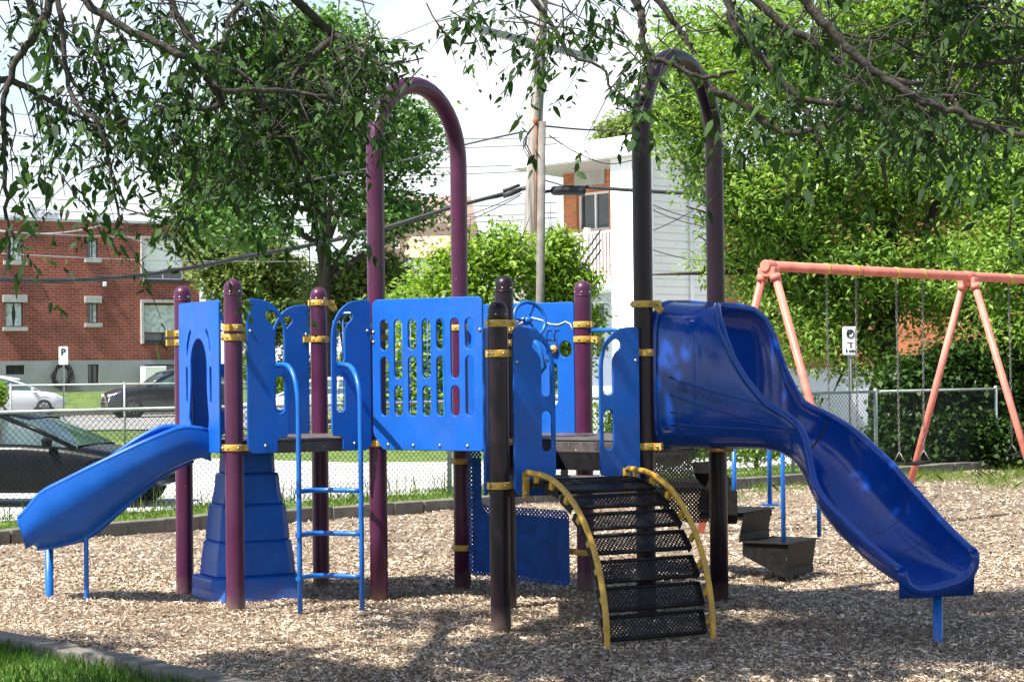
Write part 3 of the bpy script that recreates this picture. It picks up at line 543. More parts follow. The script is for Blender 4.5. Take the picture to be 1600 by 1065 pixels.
# wheel panel between posts 7 and 6
c_ = (.885-.0, .735)
circ = [(.905-.05+.055*math.cos(t)*1.0, .70+.06*math.sin(t)) for t in [2*math.pi*k/20 for k in range(20)]]
cm_ = P[7]+NB*.02+UB*.085
ap = sheet('activity_panel', M['blue'], rounded([(0, 0), (.93, 0), (.93, 1.045), (0, 1.045)], .03), [circ, slot(.72, .785, .29, .60), slot(.13, .20, .26, .62)], .019, cm_+Z3*ZP, UB, PG)
fr = cm_+NB*.0105
def pt(a, z, o=0): return fr+UB*a+NB*o+Z3*(ZP+z)
b = MB(); b.tube([pt(a, z) for a, z in [(.42, .90), (.5, .935), (.58, .935), (.66, .915), (.73, .885), (.80, .88), (.86, .90), (.90, .885), (.925, .83)]], .0055, 8); b.build('engraved_line', M['groove'], ap)
b = MB()
for x0, sg in ((.70, 1), (.765, 1)):
    z1 = .665 if x0 == .70 else .76
    b.tube([pt(x0, z1), pt(x0, .80), pt(x0+.008, .835), pt(x0+.026, .845), pt(x0+.04, .835)], .004, 6)
    b.lathe(pt(x0+.0, .885), [(.007, -.002), (.007, .002), (0, .003)], 8, NB)
b.tube([pt(.70, .77), pt(.79, .77)], .004, 6); b.tube([pt(.785, .77), pt(.785, .72)], .004, 6)
b.lathe(pt(.70, .62), [(.011, -.002), (.011, .003), (.006, .003), (.006, -.002)], 10, NB)
b.build('engraved_letters', M['ink'], ap)
b = MB(); b.lathe(pt(.765, .70, .0), [(.024, .002), (.031, .01), (.031, .022), (.024, .03), (.0, .031)], 18, NB); b.cm = 1; b.lathe(pt(.765, .70, .031), [(.011, 0), (.011, .004), (0, .008)], 10, NB); b.build('knob', [M['yellow'], M['bolt']], ap)
# steering wheel on the activity panel
hub = P[7]*.0+P[5]+VB*.42+Z3*2.0
hub = P[5]+VB*.30+UB*.02+Z3*1.99
ax = (UB*.86+NB*.45+Z3*.25).normalized(); wx = ax.cross(Z3).normalized(); wy = ax.cross(wx)
b = MB(); b.tube([hub+wx*.125*math.cos(t)+wy*.125*math.sin(t) for t in [2*math.pi*k/28 for k in range(28)]], .014, 10, closed=True)
sw = b.build('steering_wheel', M['blue_metal'], PG); b = MB()
for t in (0, 2.1, 4.2): b.tube([hub-ax*.03, hub+wx*.12*math.cos(t)+wy*.12*math.sin(t)], .008, 8)
b.lathe(hub-ax*.05, [(.03, 0), (.034, .03), (.02, .05), (0, .052)], 16, ax); b.build('spoke', M['blue_metal'], sw)
b = MB(); b.tube([hub-ax*.28, hub-ax*.04], .016, 10); b.build('shaft', M['bolt'], sw)
# side panel between posts 10 and 5 (seen nearly edge on) and a bent tube by post 5, drawn for a dark crescent
sheet('side_panel', M['blue'], rounded([(0, 0), (.9, 0), (.9, 1.06), (0, 1.06)], .03), [], .019, P[10]-UA*.105+(P[5]-P[10]).normalized()*.07+Z3*(ZP-.235), (P[5]-P[10]), PG)
b = MB(); e5 = P[5]+VB*.12; b.tube([e5+Z3*1.75, e5+UB*.10+Z3*1.90, e5+UB*.2+Z3*1.80, e5+UB*.24+Z3*1.66, e5+UB*.14+Z3*1.56], .022, 10); b.build('bent_tube', M['blue_metal'], PG)
# left slide panel with keyhole between posts 1 and 2
LS = (P[1]-P[2]).normalized(); OS = -UA
cx = .43; oc = []
key = [(cx-.205, .17), (cx-.215, .24), (cx-.19, .36), (cx-.175, .46), (cx-.175, .58)]+[(cx-.175*math.cos(t), .60+.20*math.sin(t)) for t in [math.pi*k/12 for k in range(13)]]+[(cx+.175, .58), (cx+.175, .46), (cx+.19, .36), (cx+.215, .24), (cx+.205, .17)]
for sg in (-1, 1):
    oc.append(slot(cx+sg*.255-.02, cx+sg*.255+.02, .34, .60))
    pp = [(.245, .66), (.262, .68), (.255, .75), (.215, .83), (.17, .87), (.152, .85), (.195, .79), (.225, .72)]
    oc.append([(cx+sg*p[0], p[1]) for p in (pp if sg > 0 else pp[::-1])])
poly = rounded([(0, 0), (.86, 0), (.86, 1.06), (0, 1.06)], .03)
sp = sheet('slide_panel', M['blue'], poly, [key]+oc, .019, P[2]-UA*.06+LS*.105+Z3*ZP, LS, PG)
# black netting frame behind the triangle deck (posts 4 - 7)
D47 = (P[7]-P[4]).normalized(); ng = MB(); a0 = P[4]+D47*.12; a1 = P[7]-D47*.12; w47 = (a1-a0).length
ng.tube([a0+Z3*1.2, a0+Z3*2.02, a0+D47*.06+Z3*2.08, a1-D47*.06+Z3*2.08, a1+Z3*2.02, a1+Z3*1.2], .017, 10, closed=True)
fb = ng.build('barrier_frame', M['blue_metal'], PG); ng = MB()
for k in range(1, 13): f = k/13; ng.tube([a0+D47*w47*f+Z3*1.2, a0+D47*w47*f+Z3*2.07], .0035, 5)
for k in range(1, 12): z = 1.2+.88*k/12; ng.tube([a0+Z3*z, a1+Z3*z], .0035, 5)
ng.build('wire_mesh', M['blue_metal'], fb)
b = MB(); b.tube([P[6]+UB*.07+Z3*1.92, P[6]+UB*.3+Z3*1.92, P[6]+UB*.42+Z3*1.86], .017, 10); b.build('rail', M['blue_metal'], PG)
# ladder rails and rungs on the side of posts 2 - 3
def ladder_x(px, Y): return at(px, 700, Y)
for px, yb, e in ((468, 955, .30), (565, 952, .30)):
    foot = gnd(px+1, yb+6, 0); A = foot+Z3*-.08
    in_ = -NA
    hook = onplane(px-35, 570, P[2]+NA*.07, NA)
    top = Vector((foot.x, foot.y, 0))
    pts = [A, top+Z3*.4, top+Z3*.9, top+Z3*1.42]
    z1 = hook.z; q = Vector((hook.x, hook.y, 0))-top
    for t in (15, 30, 45, 60, 75, 90): 
        a = R_(t); pts.append(top+q*(.62*(1-math.cos(a)))+Z3*(1.42+(z1-1.42)*math.sin(a)))
    pts.append(hook)
    b = MB(); b.tube(pts, .0175, 14); b.build('ladder_rail', M['blue_metal'], PG)
f1 = gnd(469, 961, 0); f2 = gnd(566, 958, 0)
for y in (768, 836, 903):
    z = onplane(469, y, f1, Vector((0, 1, 0))).z; d = f2-f1; b = MB()
    pts = [f1-NA*-.03-d*.06+Z3*z]+[f1+d*t-NA*(.16*math.sin(math.pi*min(1, t*1.05+.02)))+Z3*z for t in [0, .1, .2, .3, .4, .5, .6, .7, .8, .9, 1]]
    b.tube(pts, .017, 12); b.build('rung', M['blue_metal'], PG)
# stepped climber under the far side of the left deck
cb = Vector((-1.93, 14.26, 0)); b = MB(); tiers = [(.60, .0, .19, .60), (.50, .19, .44, .465), (.44, .44, .70, .405), (.375, .70, .92, .35), (.31, .92, 1.17, .25)]
for w0, z0, z1, w1 in tiers:
    o_ = []
    for w, z in ((w0, z0-(.08 if z0 == 0 else 0)), (w0*.985, z0+.02), (w0*.955, (z0+z1)/2), (w1*.93+.02, z1-.012), (w1*.9, z1)):
        h = w/2; c = h*.45
        ring = [(-h, -c), (-h*1.02, 0), (-h, c), (-c, h), (0, h*1.03), (c, h), (h, c), (h*1.02, 0), (h, -c), (c, -h), (0, -h*1.03), (-c, -h)] if False else [(-h, -h+c*.5), (-h, h-c*.5), (-h+c*.5, h), (h-c*.5, h), (h, h-c*.5), (h, -h+c*.5), (h-c*.5, -h), (-h+c*.5, -h)]
        o_.append([cb+UA*x*(1.22 if z < .8 else 1.15)-NA*y*.95+Z3*z for x, y in ring])
    vs = [p for r_ in o_ for p in r_]; fs = []
    for i in range(4):
        for j in range(8): fs.append((i*8+j, i*8+(j+1) % 8, (i+1)*8+(j+1) % 8, (i+1)*8+j)[::-1])
    fs.append([32+j for j in range(8)][::-1]); fs.append(list(range(8))); b.add(vs, fs)
b.build('stepping_climber', M['blue_slide'], PG, bevel=.012)

# slides: lofted shells ------------------------------------------------
def loft_slide(name, secs, mt, thick, rimr, parent, closed_to=0):
    """secs: list of (centre, side vector, up vector, list of 2D profile points)"""
    n = len(secs[0][3]); vs = []
    for c, s, u, pr in secs:
        for x, z in pr: vs.append(c+s*x+u*z)
    fs = [(i*n+j, i*n+j+1, (i+1)*n+j+1, (i+1)*n+j) for i in range(len(secs)-1) for j in range(n-1)]
    b = MB(); b.add(vs, fs, True); o = b.build(name, mt, parent)
    m = o.modifiers.new('thick', 'SOLIDIFY'); m.thickness = thick; m.offset = 0
    s_ = o.modifiers.new('sub', 'SUBSURF'); s_.levels = 1; s_.render_levels = 1
    return o, vs, n
def smtab(tab, s, w=.16):
    xs_ = [r[0] for r in tab]; acc = None
    for k in range(-6, 7):
        v = np.array([np.interp(max(0, s+w*k/6), xs_, [r[c] for r in tab]) for c in range(1, len(tab[0]))]); acc = v if acc is None else acc+v
    return list(acc/13)
def interp(tab, s):
    for (a, *va), (b_, *vb) in zip(tab, tab[1:]):
        if s <= b_:
            t = (s-a)/(b_-a); t = t*t*(3-2*t) if len(tab) > 2 else t
            return [x+(y-x)*t for x, y in zip(va, vb)]
    return list(tab[-1][1:])
def se_profile(a, b, Phi, ex, n=29, squash=1):
    """superellipse around the bottom from -Phi to Phi; origin at the floor"""
    o = []
    for k in range(n):
        p = -Phi+2*Phi*k/(n-1); sx = math.sin(p); cz = -math.cos(p)
        x = math.copysign(abs(sx)**(2/ex), sx)*a; z = math.copysign(abs(cz)**(2/ex), cz)*b+b; o.append((x, z))
    return o
# right slide: hooded mouth, then a trough turning towards the camera
mid = (P[8]+P[9])/2+UB*.05
path = []; pos = Vector(mid); s = 0; ds = .05; LEN = 2.3
tabH = [(0, -32), (.72, -32), (1.0, -50), (1.3, -68), (2.6, -76)]
tabZ = [(0, 1.12), (.7, 1.115), (.85, 1.04), (1.15, .80), (1.5, .57), (1.9, .41), (2.3, .34), (2.6, .34)]
tabP = [(0, .50, .475, 180, 5), (.31, .49, .465, 180, 4.4), (.43, .43, .46, 122, 3.2), (.52, .37, .42, 97, 3), (.64, .28, .31, 88, 2.6), (.78, .225, .27, 90, 2.4), (1.0, .24, .26, 90, 2.4), (1.3, .265, .28, 90, 2.5), (1.6, .26, .29, 89, 2.6), (2.0, .25, .23, 88, 2.7), (2.35, .235, .17, 86, 3)]
secs = []; steps = int(LEN/ds+.5)
for i in range(steps+1):
    s = i*ds; h = R_(smtab(tabH, s)[0]); z = smtab(tabZ, s)[0]; z2 = smtab(tabZ, s+.02)[0]; z0_ = smtab(tabZ, max(0, s-.02))[0]
    d = Vector((math.cos(h), math.sin(h), 0)); a, bb_, phi, ex = smtab(tabP, s, .06) if s > .06 else tabP[0][1:]; slope = (z2-z0_)/.04
    T = (d+Z3*slope).normalized(); S = Vector((-d.y, d.x, 0)); U = S.cross(T)*-1; U = T.cross(S)*-1
    if U.z < 0: U = -U
    bank = R_(smtab([(0, 0), (.8, 0), (1.1, 20), (1.5, 17), (1.9, 12), (2.4, 11)], s)[0])
    S2 = S*math.cos(bank)+U*math.sin(bank); U2 = U*math.cos(bank)-S*math.sin(bank)
    k = min(1, s/.5); U2 = (Z3*(1-k)+U2*k).normalized()
    secs.append((Vector((pos.x, pos.y, z)), S2, U2, se_profile(a, bb_, R_(phi), ex))); path.append((s, Vector((pos.x, pos.y, z)), d, S2, U2)); pos += d*ds
SR = thing('x', None, None); bpy.data.objects.remove(SR)
def rim(parent, vs, n, mt, r, i0=0):
    m_ = len(vs)//n
    for j in (0, n-1):
        b = MB(); b.tube([vs[i*n+j] for i in range(i0, m_)], r, 10); b.build('slide_rim', mt, parent)
slR, vsR, nR = loft_slide('curved_slide', secs, M['blue_deep'], .03, .02, PG)
m_ = len(vsR)//nR; i0 = 4
rim(slR, vsR, nR, M['blue_deep'], .026, 3)
# end lip, joint seams, mouth flange
lastv = [Vector(v) for v in vsR[-nR:]]; b = MB(); b.tube(lastv, .03, 10); b.build('end_lip', M['blue_deep'], slR)
b = MB(); T_ = path[-1][2]
ring = [v-T_*.03 for v in lastv]; low = [Vector((v.x, v.y, path[-1][1].z-.12)) for v in ring]
vs = []; c_e = path[-1][1]; S_e = path[-1][3]
for k, (dz, ins, fwd) in enumerate(((-.012, 1.02, -.01), (-.05, 1.05, .0), (-.05, 1.05, -.02), (None, 1.03, -.03), (None, .9, -.12))):
    for v in lastv:
        x = (v-c_e).dot(S_e); zt_e = v.z+dz if dz is not None else c_e.z-(.062 if k == 3 else .075)
        zt_e = max(zt_e, c_e.z-.062) if dz is not None else zt_e; q = v-S_e*x*(1-ins)+T_*(fwd); vs.append(Vector((q.x, q.y, zt_e)))
b.add(vs, [(r_*nR+i, r_*nR+i+1, (r_+1)*nR+i+1, (r_+1)*nR+i) for r_ in range(4) for i in range(nR-1)], True)
endc = path[-1][1]
b.build('end_skirt', M['blue_deep'], slR)
for s_ in (.8, 1.5, 1.75):
    i = int(s_/ds+.5); ring = [Vector(v) for v in vsR[i*nR:(i+1)*nR]]
    b = MB(); b.tube(ring, .0168, 8); b.build('joint_seam', M['ink'], slR)
b = MB(); r0 = [Vector(v) for v in vsR[0:nR]]; b.tube(r0, .03, 10); b.build('mouth_flange', M['blue_deep'], slR)
lg = at(1465, 960, path[-3][1].y+.05); b = MB(); b.lathe(Vector((lg.x, lg.y, 0)), [(.03, -.1), (.03, .33), (0, .33)], 18); b.build('support_leg', M['blue_metal'], slR)
# raised lettering and ribs on the hood side
fc = bpy.data.curves.new('t', 'FONT'); fc.body = 'SlideWinder'; fc.size = .085; fc.extrude = .004; fc.bevel_depth = .0008
to = bpy.data.objects.new('t', fc); COL.objects.link(to); dg = bpy.context.evaluated_depsgraph_get(); tm = bpy.data.meshes.new_from_object(to.evaluated_get(dg)); bpy.data.objects.remove(to)
def side_point(s, z):     # point on the camera-facing wall of the slide at path length s, height z
    i = min(len(path)-2, int(s/ds)); best = None
    for ii in (i, i+1):
        col_ = [Vector(v) for v in vsR[ii*nR:ii*nR+nR//2+1]]
        col_ = [v for v in col_]; q = min(col_, key=lambda v: abs(v.z-z)+ (0 if (v-path[ii][1]).dot(path[ii][3]) < 0 else 9)); w = q
        for a_, c_ in zip(col_, col_[1:]):
            if (a_.z-z)*(c_.z-z) <= 0 and abs(a_.z-c_.z) > 1e-5 and (a_-path[ii][1]).dot(path[ii][3]) < -.05: w = a_.lerp(c_, (z-a_.z)/(c_.z-a_.z))
        best = w if best is None else best.lerp(w, s/ds-i)
    return best
for v in tm.vertices:
    s_, z_, o_ = .18+v.co.x*.86, 1.50-v.co.x*.30+v.co.y, v.co.z; q = side_point(s_, z_)+path[int(s_/ds)][3]*-(.016+o_); v.co = q
tm.name = 'raised_lettering'; tm.materials.clear(); tm.materials.append(M['blue_deep']); link_mesh('raised_lettering', tm, slR)
b = MB()
for z0_, k_ in ((1.47, .34), (1.585, .34), (1.36, .16), (1.28, .08)):
    b.tube([side_point(.12+.07*j, z0_-k_*.07*j)+path[0][3]*-.014 for j in range(11)], .006, 6)
b.build('moulded_rib', M['blue_deep'], slR)
# left slide: short straight slide
mid = (P[1]+P[2])/2+OS*.06; secs = []; LL = 1.16; nst = 28; pl = []; cur = Vector(mid); OH = math.atan2(OS.y, OS.x)
TZ = [(0, 1.11), (.1, 1.09), (.3, 1.0), (.8, .71), (1.1, .56), (1.3, .51), (1.5, .50)]
for i in range(nst+1):
    f = i/nst; s = LL*f; z = smtab(TZ, s, .1)[0]; za = smtab(TZ, s+.01, .1)[0]; hd_ = OH+R_(smtab([(0, 0), (.15, 0), (.7, -30), (1.3, -38)], s, .1)[0]); OD = Vector((math.cos(hd_), math.sin(hd_), 0))
    T = (OD*.01+Z3*(za-z)).normalized(); S = Vector((-OD.y, OD.x, 0)); U = T.cross(S)*-1; U = U if U.z > 0 else -U; cur = cur+OD*(LL/nst if i else 0)
    a = interp([(0, .19), (.3, .22), (1.42, .25)], s)[0]; h = smtab([(0, .12), (.1, .20), (.3, .21), (.95, .22), (1.2, .09)], s, .06)[0]
    pr = [(-a, h), (-a*.98, h*.6), (-a*.93, h*.22), (-a*.8, .03), (-a*.45, 0), (0, 0), (a*.45, 0), (a*.8, .03), (a*.93, h*.22), (a*.98, h*.6), (a, h)]
    # moulded underside: closed section
    secs.append((cur+Z3*z, S, U, pr)); pl.append((cur+Z3*z, S, U))
slL, vsL, nL = loft_slide('straight_slide', secs, M['blue_slide'], .022, .02, PG)
rim(slL, vsL, nL, M['blue_slide'], .022, 0)
b = MB(); b.tube([Vector(v) for v in vsL[-nL:]], .022, 10); b.build('end_lip', M['blue_slide'], slL)
b = MB(); vs = []; fs = []; NK = 9      # moulded underside
for i in range(nst+1):
    c, S, U = pl[i]; h = secs[i][3][0][1]; a = secs[i][3][-1][0]; f = i/nst; dn = .02+.13*min(1, max(0, f-.25)*2)*(1-.6*max(0, f-.75)*4)
    for x, z in [(-a-.02, h), (-a-.032, h-.08), (-a-.026, h-.215), (-a*.6, -.04-dn*.5), (-a*.3, -.04-dn), (a*.3, -.04-dn), (a*.6, -.04-dn*.5), (a+.026, h-.215), (a+.032, h-.08), (a+.02, h)]: vs.append(c+S*x+U*z*(1 if z > 0 else .8)+Z3*(z*.2 if z < 0 else 0))
for i in range(nst):
    for j in range(NK): fs.append((i*10+j, i*10+j+1, (i+1)*10+j+1, (i+1)*10+j))
fs.append([nst*10+j for j in range(10)]); b.add(vs, fs, True)
b.build('underside', M['blue_slide'], slL)
b = MB()
for k in (-2, -1, 0, 1, 2): b.tube([vs[i*10+4]*(.5-k*.22)+vs[i*10+5]*(.5+k*.22)-Z3*.006 for i in range(2, nst+1, 2)], .016, 6)
b.build('underside_rib', M['blue_slide'], slL)
fl = pl[-1][0]
l1 = at(77, 900, fl.y+.12); b = MB(); b.lathe(Vector((l1.x, l1.y, 0)), [(.03, -.1), (.03, .46), (0, .46)], 16); b.build('support_leg', M['blue_metal'], slL)
l2 = at(135, 900, fl.y+.02-.12); b = MB(); b.lathe(Vector((l2.x, l2.y, 0)), [(.0175, -.1), (.0175, .64), (.012, .655), (0, .66)], 14); b.build('support_leg', M['blue_metal'], slL)

# arched steps -----------------------------------------------------------
SN = NA; s0 = P[10]+UA*.165+NA*.09; WID = .70
prof = [(-.02, .86), (0, .99), (.02, 1.0), (.12, .995)]; K = 16
for k in range(1, K+1):
    t = R_(90*k/K); prof.append((.12+.85*math.sin(t), -.0+ .995*math.cos(t)**.92))
prof.append((.975, -.12))
for e in (0, 1):
    A = s0+UA*(WID*e)+UA*(.02 if e else -.02); b = MB(); pts = [A+SN*x+Z3*z for x, z in prof[1:]]
    b.tube(pts, .0185, 14); rl = b.build('step_rail', M['yellow'], PG)
    b = MB(); b.box(A+SN*-.01+Z3*.92, (.035, .03, .16), (UA, SN, Z3)); b.cm = 1; b.lathe(A+SN*.005+Z3*.87, [(.012, 0), (.012, .004), (0, .008)], 10, SN); b.build('rail_bracket', [M['yellow'], M['bolt']], rl)
def arcp(t):
    t = R_(t); return .12+.85*math.sin(t), .995*math.cos(t)**.92
for i, t in enumerate((2, 15, 28, 40, 51, 62, 72, 81.5)):
    x, z = arcp(t); x2, z2 = arcp(t+2); x1, z1 = arcp(t-2); tg = (SN*(x2-x1)+Z3*(z2-z1)).normalized(); nn = tg.cross(UA).normalized()
    if nn.dot(SN)+nn.z*.5 < 0: nn = -nn
    # tread plane leans between tangent and level
    lv = (tg*.95+SN*.18).normalized(); nn = UA.cross(lv).normalized(); nn = nn if nn.z > 0 else -nn
    hw = .066 if i > 1 else .08; c = s0+UA*(WID/2)+SN*(x-.055)+Z3*(z-.055)
    tr = sheet('tread', M['perf_tread'], rounded([(-WID/2+.0, -hw), (WID/2-.0, -hw), (WID/2, hw), (-WID/2, hw)], .012), [], .004, c, UA, PG, Zup=-lv, bev=.001)
    b = MB(); fr_ = c+lv*hw; bk = c-lv*hw
    b.tube([fr_-UA*(WID/2-.01), fr_+UA*(WID/2-.01)], .013, 8); b.tube([bk-UA*(WID/2-.01), bk+UA*(WID/2-.01)], .012, 8)
    for e in (-1, 1):
        b.box(c+UA*e*(WID/2-.003)-nn*.012, (.008, hw*2+.01, .05), (UA, lv, nn))
    b.build('tread_frame', M['black'], tr)
    for e in (-1, 1): b = MB(); b.box(c+UA*e*(WID/2+.012)+nn*.02+SN*.02, (.02, .035, .045), (UA, lv, nn)); b.build('tread_bracket', M['yellow'], tr)
# low punched panels behind, on posts 7 - 6
lp = rounded([(0, 0), (.88, -.05), (.88, .46), (.86, .50), (.14, .52), (.12, .54), (.12, .92), (.03, .95), (0, .93)], [.05, .05, .03, .02, .02, .02, .02, .02, .02])
sheet('punched_panel', M['perf_blue'], lp, [], .006, P[7]+UB*.09+NB*.05+Z3*.11, UB, PG, bev=.001)
sheet('backing_panel', M['blue'], rounded([(0.02, .02), (.86, -.02), (.86, .44), (.14, .46), (.10, .50), (.10, .86), (.02, .88)], .03), [], .006, P[7]+UB*.09+NB*.02+Z3*.11, UB, PG, bev=.001)
# transfer steps behind posts 6 - 9, descending along UB ------------------
Kc = Vector((2.06, 14.80, 0)); WS = .52
ST = []
for i, (za, zb, u0, u1) in enumerate([(.31, .055, -.37, 0), (.535, .31, -.74, -.37), (.76, .535, -1.09, -.72)]):
    b = MB(); c = Kc+UB*((u0+u1)/2)+VB*WS/2
    tr = sheet('step', M['black'], rounded([(0, 0), (u1-u0+.02, 0), (u1-u0+.02, WS+.04), (0, WS+.04)], .01), [], .012, Kc+UB*u0-VB*.02+Z3*za, UB, PG, Zup=VB, bev=.002)
    # riser at the outer end (slightly leaning) and side plates
    b = MB(); o_ = Kc+UB*u1
    vs = [o_+Z3*(za-.01), o_+VB*WS+Z3*(za-.01), o_+VB*WS+Z3*zb-UB*.04, o_+Z3*zb-UB*.04]; b.add(vs, [(0, 1, 2, 3)])
    b.bar(o_+Z3*(zb+.03)-UB*.03, o_+VB*WS+Z3*(zb+.03)-UB*.03, .012, .06)
    if i == 0:
        for vv in (0, WS): 
            q = Kc+VB*vv; b.add([q+Z3*za, q+UB*-.38+Z3*za, q+UB*-.38+Z3*(za-.10), q+UB*-.04+Z3*zb], [(0, 1, 2, 3)])
    else:
        for vv in (0, WS):
            q = Kc+VB*vv; b.add([q+UB*u0+Z3*(za-.005), q+UB*(u1+.0)+Z3*(za-.005), q+UB*u1+Z3*(za-.06), q+UB*u0+Z3*(za-.06)], [(0, 1, 2, 3)])
    b.build('riser', M['black'], tr)
b = MB()
for vv in (.06, .46): b.bar(Kc+UB*-.08+VB*vv+Z3*.1, Kc+UB*-.08+VB*vv+Z3*-.1, .04, .03, UB)
b.build('step_leg', M['black'], PG)
la = P[6]+VB*.05; b = MB(); c = Kc+UB*-1.55+VB*.0; b.box(c+Z3*.93+VB*.1, (.95, .75, .05), (UB, VB, Z3)); b.build('landing', M['black'], PG)
def px_sheet(name, mt, pxs, P0, X, parent, th=.006, r=.015):
    Nn = Vector(X).cross(Z3); L2 = []
    for q in pxs: p = onplane(q[0], q[1], P0, Nn)-P0; L2.append((p.dot(X), p.z))
    a = sum((L2[k-1][0]*L2[k][1]-L2[k][0]*L2[k-1][1]) for k in range(len(L2)))
    return sheet(name, mt, rounded(L2 if a > 0 else L2[::-1], r), [], th, P0, X, parent, bev=.001)
SP0 = P[9]+VB*.25-UB*.3
px_sheet('stair_side', M['perf_black'], [(1000, 700), (1092, 700), (1080, 722), (1084, 745), (1112, 772), (1116, 815), (1075, 817), (1040, 800), (1000, 760)], SP0, UB, PG)
px_sheet('stair_side', M['black'], [(1080, 722), (1118, 720), (1140, 745), (1140, 765), (1152, 765), (1152, 818), (1110, 818), (1108, 772), (1086, 745)], SP0+VB*.12, UB, PG)
for px, y0, y1, Y in ((1148, 690, 812, 15.2), (1203, 640, 790, 15.6), (1225, 640, 888, 14.85), (1280, 700, 838, 15.3)):
    A = at(px, y1, Y); Bq = at(px, y0, Y); b = MB(); b.tube([A, Vector((A.x, A.y, Bq.z))], .0175, 12); 
    if px == 1203: b.box(A+Z3*.01, (.14, .1, .012))
    b.build('handrail', M['blue_metal'], PG)
b = MB(); h0 = P[6]+UB*.75+VB*.12; b.tube([h0+Z3*1.2, h0+Z3*1.5, h0+UB*-.04+Z3*1.62, h0-UB*.1+Z3*1.68], .0175, 12); b.build('handrail', M['blue_metal'], PG)

# ------------------------------------------------------------------ swing frame and swings
A1 = Vector((2.46, 18.78, 0)); A2 = Vector((5.0, 21.5, 0)); SB = (A2-A1); BL = SB.length; SB.normalize(); SQ = Vector((SB.y, -SB.x, 0)); ZB = 2.60
SF = thing('swing_set', 'faded coral red tubular swing frame beside the hedge', 'swing set', tuple(A1))
b = MB(); b.tube([A1-SB*.03+Z3*ZB, A1+SB*(BL*2.6)+Z3*ZB], .05, 20); b.build('top_beam', M['coral'], SF)
for k in range(3):
    c = A1+SB*BL*k
    for s in (-1, 1):
        b = MB(); b.tube([c+SQ*.06*s+Z3*(ZB-.05), c+SQ*.9*s+Z3*-.1], .038, 18); b.lathe(c+SQ*.075*s+Z3*(ZB-.11), [(.042, -.03), (.055, -.028), (.055, .028), (.042, .03)], 16, SQ*.33*s-Z3); b.build('frame_leg', M['coral'], SF)
    b = MB(); b.tube([c-SB*.07+Z3*ZB, c+SB*.07+Z3*ZB], .057, 20); b.box(c+Z3*(ZB-.06), (.1, .2, .09), (SB, SQ, Z3)); b.build('joint_collar', M['coral'], SF, bevel=.01)
def swing(c, label, hw=.23, seatz=.62):
    t = thing('swing', label, 'swing', tuple(c+Z3*seatz), 'swings hanging from the coral frame')
    b = MB(); pts = [c+SB*hw*f+Z3*(seatz-.02*(1-abs(f))) for f in (-1, -.5, 0, .5, 1)]
    for a, d in zip(pts, pts[1:]): b.bar(a, d, .15, .022)
    b.build('seat', M['black'], t, bevel=.004)
    for s in (-1, 1):
        ch = MB(); top = c+SB*s*(hw+.02)+Z3*(ZB-.07); bot = c+SB*s*hw+Z3*(seatz+.12); n = int((top-bot).length/.038)
        for k in range(n):
            p = top.lerp(bot, (k+.5)/n); ax = SB if k % 2 else SQ
            ch.tube([p+ax*.0105*math.cos(a)+Z3*.025*math.sin(a) for a in [2*math.pi*j/7 for j in range(7)]], .0042, 4, closed=True)
        e = c+SB*s*hw+Z3*seatz
        ch.tube([bot, e+SQ*.07+Z3*.01], .006, 6); ch.tube([bot, e-SQ*.07+Z3*.01], .006, 6); ch.build('chain', M['chain'], t)
        h = MB(); h.tube([top+Z3*-.01, top+Z3*.02], .011, 8); h.lathe(top+Z3*.07, [(.051, -.02), (.057, -.017), (.057, .017), (.051, .02)], 18, SB); h.build('hanger', M['yellow'], t)
    return t
def beam_at(px):
    best = min(range(0, 1000), key=lambda k: abs(800+((A1+SB*k*.01).x/(A1+SB*k*.01).y*FPX)-(px-6))); return best*.01
for (xa, xb, lab) in ((1298, 1345, 'black seat swing hanging behind the curved slide, nearest the blue structure'), (1407, 1449, 'black seat swing hanging clear of the slide just left of the second coral A-frame'), (1583, 1622, 'black seat swing at the right edge of the photo beyond the second coral A-frame')):
    a = beam_at(xa); d = beam_at(xb); swing(A1+SB*(a+d)/2, lab, (d-a)/2-.02)

